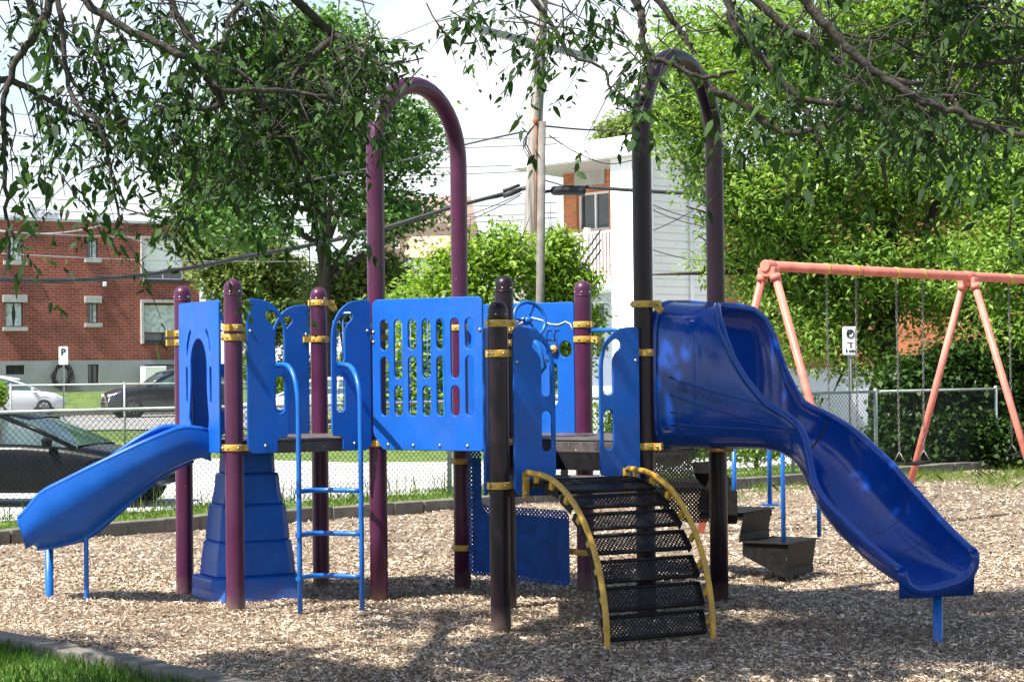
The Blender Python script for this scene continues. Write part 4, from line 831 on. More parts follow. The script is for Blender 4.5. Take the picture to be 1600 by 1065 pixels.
# ------------------------------------------------------------------ chain link fences
def chainlink(name, label, A, Bp, h, z0, pitch, posts, wire=.0029, railr=.021, mt='fence_green', wm='fence_wire', sub=''):
    A = Vector(A); Bp = Vector(Bp); D = (Bp-A); Ln = D.length; D.normalize(); Nn = Vector((-D.y, D.x, 0)); t = thing(name, label, 'fence', tuple(A))
    s = pitch; vs = []; fs = []; k = 0
    n = int((Ln+h)/s)
    for sg in (1, -1):
        for i in range(-int(h/s)-1, n+1):
            x0 = i*s; x1 = x0+h
            if sg < 0: x0, x1 = x1, x0
            za, zb = 0, h
            # clip to 0..Ln
            def cut(xa, za, xb, zb):
                lo, hi = (xa, za, xb, zb) if xa < xb else (xb, zb, xa, za), None
                a, za_, b, zb_ = lo
                if b <= 0 or a >= Ln: return None
                if a < 0: za_ += (zb_-za_)*(0-a)/(b-a); a = 0
                if b > Ln: zb_ = za_+(zb_-za_)*(Ln-a)/(b-a); b = Ln
                return a, za_, b, zb_
            c = cut(x0, za, x1, zb)
            if not c: continue
            p = A+D*c[0]+Z3*(z0+c[1]); q = A+D*c[2]+Z3*(z0+c[3]); d = (q-p).normalized(); u = d.cross(Nn)*wire; w = Nn*wire; o = Nn*(wire*.9*sg)
            b = len(vs); vs += [p+u+o, p-u*.5+w*.87+o, p-u*.5-w*.87+o, q+u+o, q-u*.5+w*.87+o, q-u*.5-w*.87+o]; fs += [(b, b+1, b+4, b+3), (b+1, b+2, b+5, b+4), (b+2, b, b+3, b+5)]
    me = np_mesh('mesh', [tuple(v) for v in vs], fs, M[wm]); link_mesh('wire_mesh', me, t)
    b = MB(); b.tube([A+Z3*(z0+h-.01), Bp+Z3*(z0+h-.01)], railr, 10); b.build('top_rail', M[mt], t)
    for p in posts:
        c = A+D*p; b = MB(); b.tube([c+Z3*(z0-.15), c+Z3*(z0+h+.02)], .028, 12); b.lathe(c+Z3*(z0+h), [(.033, 0), (.03, .03), (0, .045)], 12); b.build('fence_post', M[mt], t)
    return t
FA = at(-60, 700, 20.2); FB = at(1369, 700, 28.8); FA.z = FB.z = 0; fd = (FB-FA).normalized()
chainlink('chain_link_fence', 'near chain link fence on the grass strip right behind the blue playground structure', FA, FB, 1.19, .07, .07, [.3, 3.2, 6.2, 9.2, 12.2, (FB-FA).length])
FC = at(1640, 700, 31.0); FC.z = 0
chainlink('chain_link_fence', 'dark chain link fence on the right running past the corner post into the hedge', FB+fd*.1, FC, 1.19, .07, .07, [2.5])
G0 = at(14, 650, 50); G1 = at(420, 650, 50.6); G0.z = G1.z = 0
chainlink('chain_link_fence', 'far chain link fence beyond the alley with pale rail, in front of the parked cars', G0, G1, 1.46, -.1, .075, [0.05, 2.9, 5.8, 6.5], wire=.004, railr=.026, mt='fence_pale', wm='fence_wire')
G2 = at(640, 650, 48); G2.z = 0
chainlink('chain_link_fence', 'far chain link fence seen through the holes of the blue window panel', G1+Vector((.5, 0, 0)), G2+Vector((3, 0, 0)), 1.2, 0, .075, [.1, 3], wire=.004, railr=.026, mt='fence_pale')

# ------------------------------------------------------------------ parking signs
def text_mesh(name, body, size, P0, X, mt, parent, th=.002, bold=.0):
    fc = bpy.data.curves.new('t', 'FONT'); fc.body = body; fc.size = size; fc.extrude = th; fc.offset = bold; fc.align_x = 'CENTER'; fc.align_y = 'CENTER'
    ob = bpy.data.objects.new('t', fc); COL.objects.link(ob); dg = bpy.context.evaluated_depsgraph_get(); me = bpy.data.meshes.new_from_object(ob.evaluated_get(dg)); bpy.data.objects.remove(ob)
    X = Vector(X); Nn = X.cross(Z3); me.transform(Matrix.Translation(P0) @ Matrix((X, Z3, Nn)).transposed().to_4x4()); me.name = name; me.materials.clear(); me.materials.append(mt); return link_mesh(name, me, parent)
def sign_post(px, ytop, ybot, Y, w, h, label, kind):
    base = at(px, 600, Y); base.z = 0; zt = at(px, ytop, Y).z; t = thing('parking_sign', label, 'sign', tuple(base)); X = Vector((1, 0, 0))
    b = MB(); b.box(base+Z3*(zt-.05)/2+Z3*0+Vector((0, .012, 0)), (.05, .004, zt-.05)); b.box(base+Z3*(zt-.05)/2+Vector((-.024, .002, 0)), (.004, .024, zt-.05)); b.box(base+Z3*(zt-.05)/2+Vector((.024, .002, 0)), (.004, .024, zt-.05))
    b.build('sign_post', M['steel'], t)
    c = base+Vector((-w/2, -.014, zt-h)); pl_ = sheet('sign_plate', M['sign_white'], rounded([(0, 0), (w, 0), (w, h), (0, h)], .035), [], .004, c, X, t, bev=.001)
    f = base+Vector((0, -.0185, 0))
    b = MB(); o = rounded([(.02, .02), (w-.02, .02), (w-.02, h-.02), (.02, h-.02)], .03)
    b.tube([c+X*x+Z3*z+Vector((0, -.003, 0)) for x, z in o], .0022, 4, closed=True); b.build('border_line', M['ink'], pl_)
    if kind == 0:
        text_mesh('letter', 'P', .26, f+Z3*(zt-.17), X, M['ink'], pl_, bold=.012)
    else:
        q = f+Z3*(zt-.115); b = MB(); b.tube([q+X*.055*math.cos(a)+X*.016+Z3*.06*math.sin(a) for a in [2*math.pi*k/24 for k in range(24)]], .011, 6, closed=True); b.build('ring_symbol', M['ink'], pl_)
        text_mesh('letter', 'P', .16, q+X*.0, X, M['ink'], pl_, bold=.008)
        b = MB(); b.bar(f+Z3*(zt-.27)+X*.02, f+Z3*(zt-.34)+X*.02, .022, .004, Vector((0, 1, 0))); b.bar(f+Z3*(zt-.255)-X*.04, f+Z3*(zt-.255)+X*.05, .004, .014); b.build('symbol', M['ink'], pl_)
        text_mesh('lettering', '5 min', .066, f+Z3*(zt-h+.065)+X*.01, X, M['ink'], pl_, bold=.003)
    return t
sign_post(99.5, 541, 668, 56, .265, .52, 'white sign with a plain letter P on a thin post before the brick building', 0)
sign_post(1328, 510, 640, 31.2, .222, .45, 'white parking sign with a ringed P and small lettering, behind the swings', 1)

# ------------------------------------------------------------------ cars
def wheel(c, ax, r, parent, w=.2):
    b = MB(); b.lathe(c-ax*w/2, [(r*.62, 0), (r*.95, .0), (r, .03), (r, w-.03), (r*.95, w), (r*.62, w)], 28, ax); t = b.build('wheel', M['tyre'], parent)
    b = MB(); b.lathe(c+ax*(w/2-.02), [(r*.64, .01), (r*.6, .0), (r*.55, -.04), (.06, -.01), (0, 0)], 28, ax)
    X = ax.cross(Z3)
    for k in range(7):
        a = k*2*math.pi/7; d = X*math.cos(a)+Z3*math.sin(a); b.bar(c+ax*(w/2-.01)+d*.04, c+ax*(w/2-.01)+d*r*.62, .05, .03, ax)
    b.build('rim', M['rim'], t); return t
def car(name, label, px, Y, heading, Ln, Wd, prof, roof, paint, wr=.32, wx=(.85, -.0), zoff=0, wheelx=None, group='cars parked along the street'):
    """prof: body top line [(x,z)] nose->tail with x measured from the front bumper; roof: glasshouse [(x,z)]"""
    o = at(px, 600, Y); o.z = zoff; F = Vector((math.cos(heading), math.sin(heading), 0)); S = Vector((-F.y, F.x, 0)); t = thing(name, label, 'car', tuple(o), group)
    def Pt(x, y, z): return o-F*x+S*y+Z3*z      # x back from nose
    def zline(tab, x): return float(np.interp(x, [p[0] for p in tab], [p[1] for p in tab]))
    st = sorted(set([p[0] for p in prof]+[Ln*k/30 for k in range(31)])); hw = Wd/2; vs = []; fs = []; n = 14
    for x in st:
        e = min(x, Ln-x); pin = hw*(1-.20*max(0, 1-e/.55)**2); zt = zline(prof, x); zb = .2+.12*max(0, 1-e/.4)
        sec = [(0, zb), (.6, zb), (.93, zb+.03), (.985, zb+.14), (1, .45*zt+.25*zb+.1), (.975, zt-.12), (.9, zt-.03), (.72, zt), (0, zt+.015)]
        ring = [(a*pin, z) for a, z in sec]+[(-a*pin, z) for a, z in sec[-2:0:-1]]; m_ = len(ring)
        vs += [Pt(x, y, z) for y, z in ring]
    k = len(ring)
    for i in range(len(st)-1):
        for j in range(k): fs.append((i*k+j, i*k+(j+1) % k, (i+1)*k+(j+1) % k, (i+1)*k+j))
    fs += [list(range(k)), [(len(st)-1)*k+j for j in range(k)][::-1]]
    b = MB(); b.add(vs, fs, True); body = b.build('body', paint, t)
    # glasshouse
    x0, x1 = roof[0][0], roof[-1][0]; st2 = sorted(set([p[0] for p in roof]+[x0+(x1-x0)*i/24 for i in range(25)])); vs = []; fs = []
    for x in st2:
        zr = zline(roof, x); zb = zline(prof, x)-.05; f = max(0, min(1, (zr-zb)/.5)); w0 = hw*.90; w1 = hw*(.9-.24*f)
        sec = [(w0, zb), (w0-(w0-w1)*.5, zb+(zr-zb)*.55), (w1, zr-.045*f), (w1*.85, zr-.01*f), (0, zr+.012*f)]; ring = sec+[(-y, z) for y, z in sec[-2::-1]]; vs += [Pt(x, y, z) for y, z in ring]
    k = 9
    for i in range(len(st2)-1):
        for j in range(k-1): fs.append((i*k+j, i*k+j+1, (i+1)*k+j+1, (i+1)*k+j))
    b = MB(); b.add(vs, fs, True); b.build('windows', M['car_glass'], t)
    # painted roof skin and pillars slightly proud
    b = MB(); rs = [x for x in st2 if zline(roof, x) > max(p[1] for p in roof)-.12]; vs = []; fs = []
    for x in rs:
        zr = zline(roof, x); w1 = hw*.665; vs += [Pt(x, y, z) for y, z in ((w1+.012, zr-.09), (w1+.008, zr-.03), (w1*.85, zr+.004), (0, zr+.024), (-w1*.85, zr+.004), (-w1-.008, zr-.03), (-w1-.012, zr-.09))]
    for i in range(len(rs)-1):
        for j in range(6): fs.append((i*7+j, i*7+j+1, (i+1)*7+j+1, (i+1)*7+j))
    b.add(vs, fs, True); b.build('roof', paint, t)
    def pillar(xa, xb, r=.035):
        for sgn in (1, -1):
            za, zb_ = zline(prof, xa)-.03, zline(roof, xb)-.05; b = MB(); b.tube([Pt(xa, sgn*hw*.885, za), Pt((xa+xb)/2, sgn*hw*.79, (za+zb_)/2+.03), Pt(xb, sgn*hw*.68, zb_)], r, 8); b.build('pillar', paint, t)
    zm = max(p[1] for p in roof); fx = min(p[0] for p in roof if p[1] > zm-.1); bx = max(p[0] for p in roof if p[1] > zm-.12)
    pillar(x0+.03, fx+.05); pillar(x1-.05, bx-.05, .06); mx_ = (fx+bx)/2+.1; pillar(mx_, mx_, .04)
    wl = wheelx or (.85, Ln-.85)
    for x in wl:
        for sgn in (1, -1):
            wheel(Pt(x, sgn*(hw-.10), wr), S*sgn, wr, t)
            b = MB(); b.lathe(Pt(x, sgn*(hw-.03), wr+.02), [(0, .0), (wr+.07, .0), (wr+.075, .028)], 28, S*sgn); b.build('wheel_arch', M['tyre'], t)
    for sgn in (1, -1):
        b = MB(); b.box(Pt(.12, sgn*hw*.66, zline(prof, .2)-.14), (.34, .2, .13), (S, F, Z3)); b.build('headlight', M['clear_lens'], t, bevel=.04)
        b = MB(); b.box(Pt(Ln-.10, sgn*hw*.72, zline(prof, Ln-.2)-.2), (.28, .2, .16), (S, F, Z3)); b.build('tail_light', M['red_lens'], t, bevel=.04)
        b = MB(); b.box(Pt(x0+.42, sgn*(hw+.06), zline(prof, x0+.4)+.04), (.2, .12, .14), (S, F, Z3)); b.build('mirror', paint, t, bevel=.04)
    return t
R0 = math.radians
sed = [(0, .5), (.08, .66), (.5, .80), (1.3, .93), (2.0, .98), (3.9, 1.0), (4.4, .98), (4.55, .75)]
sedr = [(1.15, .93), (1.95, 1.33), (2.4, 1.43), (3.0, 1.44), (3.5, 1.36), (4.15, 1.0)]
car('parked_car', 'black sedan parked close behind the near fence, its nose pointing right', 262, 30.2, R0(-9), 4.55, 1.78, sed, sedr, M['black_paint'], .33, group=None, zoff=-.37, wheelx=(.72, 3.6))
hat = [(0, .5), (.08, .7), (.4, .84), (1.0, .95), (2.0, .99), (4.0, 1.04), (4.2, .95), (4.25, .6)]
hatr = [(.85, .93), (1.7, 1.4), (2.3, 1.5), (3.2, 1.5), (3.85, 1.38), (4.15, 1.02)]
car('parked_car', 'white hatchback parked in front of the brick building, next to the small round bush', 97, 75, R0(24), 4.3, 1.75, hat, hatr, M['white_paint'], .31, zoff=.06)
suv = [(0, .6), (.08, .9), (.5, 1.05), (1.35, 1.14), (4.4, 1.2), (4.65, 1.1), (4.75, .7)]
suvr = [(1.3, 1.12), (2.0, 1.62), (2.5, 1.74), (4.0, 1.74), (4.45, 1.6), (4.68, 1.15)]
car('parked_car', 'dark sport utility vehicle facing left in front of the brick building', 163, 71.5, R0(180+22), 4.75, 1.85, suv, suvr, M['navy_paint'], .38)
car('parked_car', 'silver car with a red tail lamp, seen between the plum posts beyond the far fence', 374, 58, R0(176), 4.4, 1.75, sed, sedr, M['silver_paint'], .32)

# ------------------------------------------------------------------ buildings
def wall_face(b, A, D, Ln, z0, z1, holes, th=.25):
    """vertical wall with rectangular openings, UV in metres; holes (x0,x1,z0,z1)"""
    xs = sorted(set([0, Ln]+[h[0] for h in holes]+[h[1] for h in holes])); zs = sorted(set([z0, z1]+[h[2] for h in holes]+[h[3] for h in holes])); Nn = Vector((D.y, -D.x, 0))
    for xa, xb in zip(xs, xs[1:]):
        for za, zb in zip(zs, zs[1:]):
            cx_, cz = (xa+xb)/2, (za+zb)/2
            if any(h[0] < cx_ < h[1] and h[2] < cz < h[3] for h in holes): continue
            if za < z0-1e-6 or zb > z1+1e-6: continue
            b.add([A+D*xa+Z3*za, A+D*xb+Z3*za, A+D*xb+Z3*zb, A+D*xa+Z3*zb], [(0, 1, 2, 3)], False, [[(xa, za), (xb, za), (xb, zb), (xa, zb)]])
    for h in holes:
        q = [(h[0], h[2]), (h[1], h[2]), (h[1], h[3]), (h[0], h[3])]
        for i in range(4):
            (xa, za), (xb, zb) = q[i], q[(i+1) % 4]
            b.add([A+D*xa+Z3*za, A+D*xb+Z3*zb, A+D*xb+Z3*zb-Nn*th, A+D*xa+Z3*za-Nn*th], [(0, 1, 2, 3)], False, [[(0, 0), (.3, 0), (.3, th), (0, th)]])
def window(parent, A, D, h, style='plain', frame='dark_frame', depth=.12):
    Nn = Vector((D.y, -D.x, 0)); x0, x1, z0, z1 = h; c = A-Nn*depth; w = x1-x0
    def Q(x, z, o=0): return c+D*x+Z3*z+Nn*o
    b = MB(); f = .05
    for (xa, xb, za, zb) in ((x0, x1, z0, z0+f), (x0, x1, z1-f, z1), (x0, x0+f, z0+f, z1-f), (x1-f, x1, z0+f, z1-f)): b.box(Q((xa+xb)/2, (za+zb)/2), (xb-xa, .06, zb-za), (D, Nn, Z3))
    if style in ('slide', 'curtain', 'curtain2'): b.box(Q((x0+x1)/2, (z0+z1)/2), (f, .05, z1-z0-2*f), (D, Nn, Z3))
    if style in ('big', 'bigcurtain'):
        b.box(Q((x0+x1)/2, z0+(z1-z0)*.22), (w-2*f, .05, f), (D, Nn, Z3)); b.box(Q(x0+w*.5, z0+(z1-z0)*.11), (f, .05, (z1-z0)*.2), (D, Nn, Z3))
    wf = b.build('window', M[frame], parent)
    b = MB(); b.add([Q(x0+f*.5, z0+f*.5, -.02), Q(x1-f*.5, z0+f*.5, -.02), Q(x1-f*.5, z1-f*.5, -.02), Q(x0+f*.5, z1-f*.5, -.02)], [(0, 1, 2, 3)])
    b.build('pane', M['glass'], wf)
    if style in ('curtain', 'curtain2', 'bigcurtain', 'big'):
        zc = z0+(z1-z0)*(.24 if style[0] == 'b' else .04)
        def drape(xa, xb, waist=1):
            m_ = 26; vs = []
            for i in range(m_+1):
                t = i/m_; x = xa+(xb-xa)*t; o = -.0+.012*math.sin(t*40)
                vs += [Q(x, zc, o), Q(xa+(x-xa)*waist if xa == x0+f else xb-(xb-x)*waist, (zc+z1)/2, o), Q(x, z1-f, o)]
            b = MB(); b.add(vs, [(3*i+k, 3*i+3+k, 3*i+4+k, 3*i+1+k) for i in range(m_) for k in (0, 1)]); return b.build('curtain', M['curtain'], wf)
        if style == 'curtain': drape(x0+f, x0+w*.46, .86); drape(x0+w*.54, x1-f, .78)
        elif style == 'curtain2': drape(x0+w*.35, x1-f, 1)
        elif style == 'big': drape(x0+f, x1-f, 1).data.materials[0] = M['whitewall']
        else: drape(x0+f, x1-f, 1)
    return wf
# brick apartment building on the left
BA = at(-110, 600, 82.4); BB = at(313, 600, 88.4); BA.z = BB.z = 0; BD = (BB-BA).normalized(); BLn = (BB-BA).length; BN = Vector((BD.y, -BD.x, 0))
bl = thing('apartment_building', 'red brown brick apartment building with a grey rendered base and flat roof', 'building', tuple(BA))
def bx(px, py):
    p = onplane(px, py, BA, BN); return (p-BA).dot(BD), p.z
def brect(x0, y0, x1, y1):
    a = bx(x0, y1); c = bx(x1, y0); return (a[0], c[0], a[1], c[1])
zb_ = bx(150, 563)[1]; zt_ = bx(150, 348)[1]; zg = -.1
win = [((8, 369, 36, 408), 'curtain2'), ((136, 373, 153, 405), 'curtain2'), ((224, 376, 286, 436), 'big'), ((8, 472, 36, 511), 'curtain'), ((137, 473, 153, 505), 'curtain2'), ((225, 475, 286, 533), 'bigcurtain')]
wins = [(brect(*r), s_) for r, s_ in win]; bas = [brect(*r) for r in ((9, 570, 38, 585), (137, 569, 154, 601), (226, 569, 282, 590))]
b = MB(); wall_face(b, BA, BD, BLn, zb_, zt_, [w[0] for w in wins]); b.build('brick_wall', M['brick_red'], bl)
b = MB(); wall_face(b, BA+BN*.03, BD, BLn, zg, zb_-.002, bas); b.build('base_wall', M['found'], bl)
b = MB(); b.add([BB+Z3*zg, BB-BN*12+Z3*zg, BB-BN*12+Z3*zt_, BB+Z3*zt_], [(0, 1, 2, 3)], False, [[(0, 0), (12, 0), (12, zt_), (0, zt_)]]); b.build('side_wall', M['brick_red'], bl)
b = MB(); b.prism([tuple(q)[:2] for q in (BA+BN*.08, BB+BN*.08+BD*.05, BB-BN*12+BD*.05, BA-BN*12)], zt_+.01, zt_+.13); rf = b.build('roof', M['grey_metal'], bl)
for (px, kind) in ((38, 0), (70, 1), (80, 0), (98, 2), (177, 2)):
    x, _ = bx(px, 340); c = BA+BD*x-BN*1.6+Z3*(zt_+.13); b = MB()
    if kind == 0: b.lathe(c, [(.14, 0), (.14, .15), (.2, .2), (.24, .35), (.18, .5), (0, .55)], 16)
    elif kind == 1: b.box(c+Z3*.25, (.3, .3, .5), (BD, BN, Z3)); b.box(c+Z3*.55, (.4, .4, .08), (BD, BN, Z3))
    else: b.box(c+Z3*.15, (.5, .4, .3), (BD, BN, Z3)); b.box(c+Z3*.34, (.75, .5, .08), (BD, BN, Z3))
    b.build('roof_vent', M['grey_metal'], rf)
for w, s_ in wins: window(bl, BA, BD, w, s_, 'white' if s_ == 'big' else 'dark_frame')
for w in bas: window(bl, BA+BN*.03, BD, w, 'slide')
for (r) in ((5, 408, 42, 413.5), (132, 405, 158, 410), (4, 511, 43, 517), (132, 505, 159, 511), (4, 461, 42, 472), (132, 463, 158, 473)):
    x0, x1, z0, z1 = brect(*r); b = MB(); b.box(BA+BD*(x0+x1)/2+BN*.03+Z3*(z0+z1)/2, (x1-x0, .16, z1-z0), (BD, BN, Z3)); b.build('window_sill' if z1-z0 < .25 else 'lintel', M['stone'], bl, bevel=.01)
for (x0p, y0p, x1p, y1p) in ((220, 371, 298, 440), (220, 469, 298, 537)):
    x0, x1, z0, z1 = brect(x0p, y0p, x1p, y1p); b = MB()
    b.box(BA+BD*(x0+x1)/2+BN*.05+Z3*(z1-.06), (x1-x0, .2, .13), (BD, BN, Z3)); b.box(BA+BD*(x0+.05)+BN*.05+Z3*(z0+z1-.13)/2, (.12, .2, z1-z0-.13), (BD, BN, Z3)); b.build('window_surround', M['stone'], bl)
    b = MB(); b.box(BA+BD*(x0+x1)/2+BN*.04+Z3*(z0+.04), (x1-x0-.2, .18, .14), (BD, BN, Z3)); b.build('window_sill', M['dark_frame'], bl)
    wx1 = brect(286, y0p, 298, y1p); b = MB(); b.box(BA+BD*(wx1[0]+wx1[1]+.1)/2+BN*.008+Z3*(z0+z1-.13)/2, (wx1[1]-wx1[0]-.1, .02, z1-z0-.2), (BD, BN, Z3), uv=True); b.build('brick_infill', M['brick_tan'], bl)
x, z = bx(163, 444); b = MB(); b.box(BA+BD*x+BN*.06+Z3*z, (.16, .12, .2), (BD, BN, Z3)); b.build('wall_lamp', M['white'], bl, bevel=.03)
x, z = bx(96, 588); hs = thing('garden_hose', 'dark coiled garden hose hanging on the grey base wall', 'hose', tuple(BA+BD*x+BN*.2+Z3*z)); b = MB()
for k in range(5): b.tube([BA+BD*(x+random.uniform(-.05, .05)+(.3+.05*k)*math.cos(a))+BN*(.08+.04*k)+Z3*(z+(.42+.04*k)*math.sin(a)) for a in [2*math.pi*j/24 for j in range(24)]], .028, 6, closed=True)
b.build('coil', M['cable'], hs)
x, z = bx(229, 590); b = MB(); b.box(BA+BD*(x)+BN*.9+Z3*(z-.15), (1.0, .6, 1.3), (BD, BN, Z3)); o = b.build('utility_box', M['white'], origin=tuple(BA+BD*x+BN*.9+Z3*(z-.8)), bevel=.03); meta(o, 'white metal utility box against the grey base wall behind the dark vehicle', 'utility box')

# white sided duplex on the right
HC = Vector((3.05, 43, 0)); HL = Vector((.55, 45.9, 0)); HR = Vector((4.62, 44.6, 0)); hz = 6.32
hd = thing('duplex_house', 'white sided house with an upper balcony and orange brick wall behind it', 'house', tuple(HC))
dl = (HL-HC).normalized(); dr = (HR-HC).normalized()
wl_ = 1.24
b = MB()
q = [HC, HC+dl*wl_, HC+dl*wl_+Vector((.9, .8, 0)), HC+Vector((.9, .9, 0))]
b.add([HC+Z3*-.1, HC+dl*wl_+Z3*-.1, HC+dl*wl_+Z3*hz, HC+Z3*hz], [(1, 0, 3, 2)]); e = HC+dl*wl_; e2 = e+Vector((1.3, 1.1, 0)); b.add([e+Z3*-.1, e2+Z3*-.1, e2+Z3*hz, e+Z3*hz], [(1, 0, 3, 2)]); b.build('enclosure_wall', M['whitewall'], hd)
b = MB(); b.add([HC+Z3*-.1, HR+Z3*-.1, HR+Z3*hz, HC+Z3*hz], [(0, 1, 2, 3)]); b.build('siding_wall', M['siding'], hd)
b = MB(); dp = HC+dr*1.35; b.tube([dp+Vector((dr.y, -dr.x, 0))*.06+Z3*z for z in (0, 3, 6.2)], .045, 8); b.build('downpipe', M['white'], hd)
nl = Vector((-dl.y, dl.x, 0)); nl = nl if nl.y < 0 else -nl; nr = Vector((dr.y, -dr.x, 0))
for p in (HC, HR-dr*.05): b = MB(); b.box(p+Z3*(hz/2)+(nr)*.01, (.1, .1, hz), (dr, nr, Z3)); b.build('corner_trim', M['white'], hd)
# roof slab with fascia
HL2 = HC+dl*4.3; o_ = .22; b = MB(); b.prism([tuple(v)[:2] for v in (HC+nl*o_+nr*o_, HR+nr*o_+dr*.1, HR+Vector((1.5, 7, 0)), HL2+Vector((3, 5, 0)), HL2+nl*o_)], hz+.003, hz+.42); b.build('roof', M['white'], hd)
b = MB(); sp_ = [HC+nl*(o_-.02), HL2+nl*(o_-.02), HL2+Vector((3, 5, 0))*.6, HC+Vector((3, 5, 0))*.4]; b.prism([tuple(v)[:2] for v in sp_], hz-.03, hz-.001); b.build('soffit', M['soffit'], hd)
# recessed brick wall with window and porch
RP = HC+dl*1.0-nl*1.45; rd = dl; rA = RP+dl*3.4; RDv = (RP-rA).normalized(); RN = Vector((RDv.y, -RDv.x, 0))
def rp(px, py):
    p = onplane(px, py, rA, RN); return (p-rA).dot(RDv), p.z
def rrect(x0, y0, x1, y1):
    a = rp(x0, y1); c = rp(x1, y0); return (a[0], c[0], a[1], c[1])
rw = [rrect(901, 297, 951, 362)]; b = MB(); wall_face(b, rA, RDv, 3.6, 3.7, hz, rw); b.build('brick_wall', M['brick_orange'], hd)
b = MB(); wall_face(b, rA, RDv, 3.6, -.1, 3.69, [rrect(905, 470, 944, 560)]); b.build('lower_wall', M['found_pale'], hd)
for w in rw: window(hd, rA, RDv, w, 'slide', 'white')
window(hd, rA, RDv, rrect(905, 470, 944, 560), 'slide', 'white')
x0, x1, z0, z1 = rrect(900, 258, 946, 292); b = MB(); b.box(rA+RDv*(x0+x1)/2+RN*.03+Z3*(z0+z1)/2, (x1-x0, .05, z1-z0), (RDv, RN, Z3)); b.build('wall_panel', M['stone'], hd)
bz = at(900, 436, 45.5).z; b = MB(); b.prism([tuple(v)[:2] for v in (HC+dl*1.1+nl*.02, HL2+nl*.02, HL2-nl*1.4, HC+dl*1.1-nl*1.4)], bz-.3, bz); bal = b.build('balcony', M['white'], hd)
for k in range(28):
    p = HC+dl*(1.25+k*.11)+nl*-.03; b = MB(); b.box(p+Z3*(bz+.5), (.05, .035, .95), (dl, nl, Z3)); b.build('baluster', M['white'], bal)
b = MB(); b.bar(HC+dl*1.1-nl*.03+Z3*(bz+1.0), HL2-nl*.03+Z3*(bz+1.0), .07, .05); b.build('handrail', M['white'], bal)
b = MB(); b.box(HC+dl*2.05-nl*.03+Z3*(bz+.56), (.13, .1, 1.12), (dl, nl, Z3)); b.build('balcony_post', M['white'], bal)
s0_ = HC+dl*1.15+nl*.4+Z3*(bz+1.0); s1_ = HC+dl*3.3+nl*.5+Z3*(bz-1.1)
for dz in (0, -.22, -.44, -1.0):
    b = MB(); b.tube([s0_+Z3*dz, s1_+Z3*dz], .02, 6); b.build('stair_rail', M['black'], hd)
b = MB(); gcen = HC+dl*2.4-nl*1.0; b.prism([tuple(v)[:2] for v in (HC+dl*1.1, HL2, HL2-nl*1.4, HC+dl*1.1-nl*1.4)], -.1, 1.0); b.build('porch_base', M['found_pale'], hd)
# brick house behind the right hand trees
KA = Vector((4.8, 46.2, 0)); KB = Vector((17.5, 49.5, 0)); kd = (KB-KA).normalized(); kn = Vector((kd.y, -kd.x, 0)); kl = (KB-KA).length
bh = thing('brick_house', 'orange brick house with a pale foundation, mostly hidden behind the leafy trees on the right', 'house', tuple(KA))
def krect(x0, y0, x1, y1):
    a = onplane(x0, y1, KA, kn); c = onplane(x1, y0, KA, kn); return ((a-KA).dot(kd), (c-KA).dot(kd), a.z, c.z)
kw = [krect(1118, 268, 1150, 330), krect(1112, 480, 1150, 560), krect(1300, 420, 1350, 470)]
b = MB(); wall_face(b, KA, kd, kl, 1.5, 6.3, kw); b.build('brick_wall', M['brick_orange'], bh)
for w in kw: window(bh, KA, kd, w, 'slide', 'white')
b = MB(); b.add([KA+Z3*-.1, KB+Z3*-.1, KB+Z3*1.498, KA+Z3*1.498], [(0, 1, 2, 3)]); b.build('base_wall', M['found_pale'], bh)
b = MB(); b.box((KA+KB)/2+kn*.03+Z3*1.53, (kl, .14, .09), (kd, kn, Z3)); b.build('ledge', M['stone'], bh)
b = MB(); b.prism([tuple(v)[:2] for v in (KA+kn*.3, KB+kn*.3, KB-kn*8, KA-kn*8)], 6.305, 6.6); b.build('roof', M['white'], bh)
# far buildings
def block(name, label, px0, px1, ytop, Y, mt, roofm, wins=(), rooftop=0):
    a = at(px0, ytop, Y); c = at(px1, ytop, Y); h = a.z; t = thing(name, label, 'building', (a.x, Y, 0)); b = MB(); A = Vector((a.x, Y, 0)); Ln = c.x-a.x; D = Vector((1, 0, 0)); rects = []
    for r in wins: p = at(r[0], r[3], Y); q = at(r[2], r[1], Y); rects.append((p.x-a.x, q.x-a.x, p.z, q.z))
    wall_face(b, A, D, Ln, -.1, h, rects); b.build('wall', mt, t)
    b = MB(); zz = h+rooftop; b.add([A+Z3*h, A+D*Ln+Z3*h, A+D*Ln*.93+Z3*zz+Vector((0, 4, 0)), A+D*Ln*.07+Z3*zz+Vector((0, 4, 0)), A+Vector((Ln, 9, h)), A+Vector((0, 9, h))], [(0, 1, 2, 3), (1, 4, 2), (0, 3, 5), (3, 2, 4, 5)]); b.add([A+Vector((Ln, 0, -.1)), A+Vector((Ln, 9, -.1)), A+Vector((Ln, 9, h)), A+Vector((Ln, 0, h))], [(0, 1, 2, 3)]); b.build('roof', roofm, t)
    for r in rects: window(t, A, D, r, 'slide', 'white')
    return t
block('distant_building', 'brown stepped building far behind, between the first tall arch legs', 590, 745, 352, 130, M['brown_render'], M['brown_render'], [(655, 374, 668, 388), (680, 374, 693, 388), (612, 374, 624, 388)], 2.2)
block('distant_building', 'small house with a salmon pink roof showing beside the first tall arch', 630, 705, 402, 95, M['stone'], M['salmon'], (), 1.3)

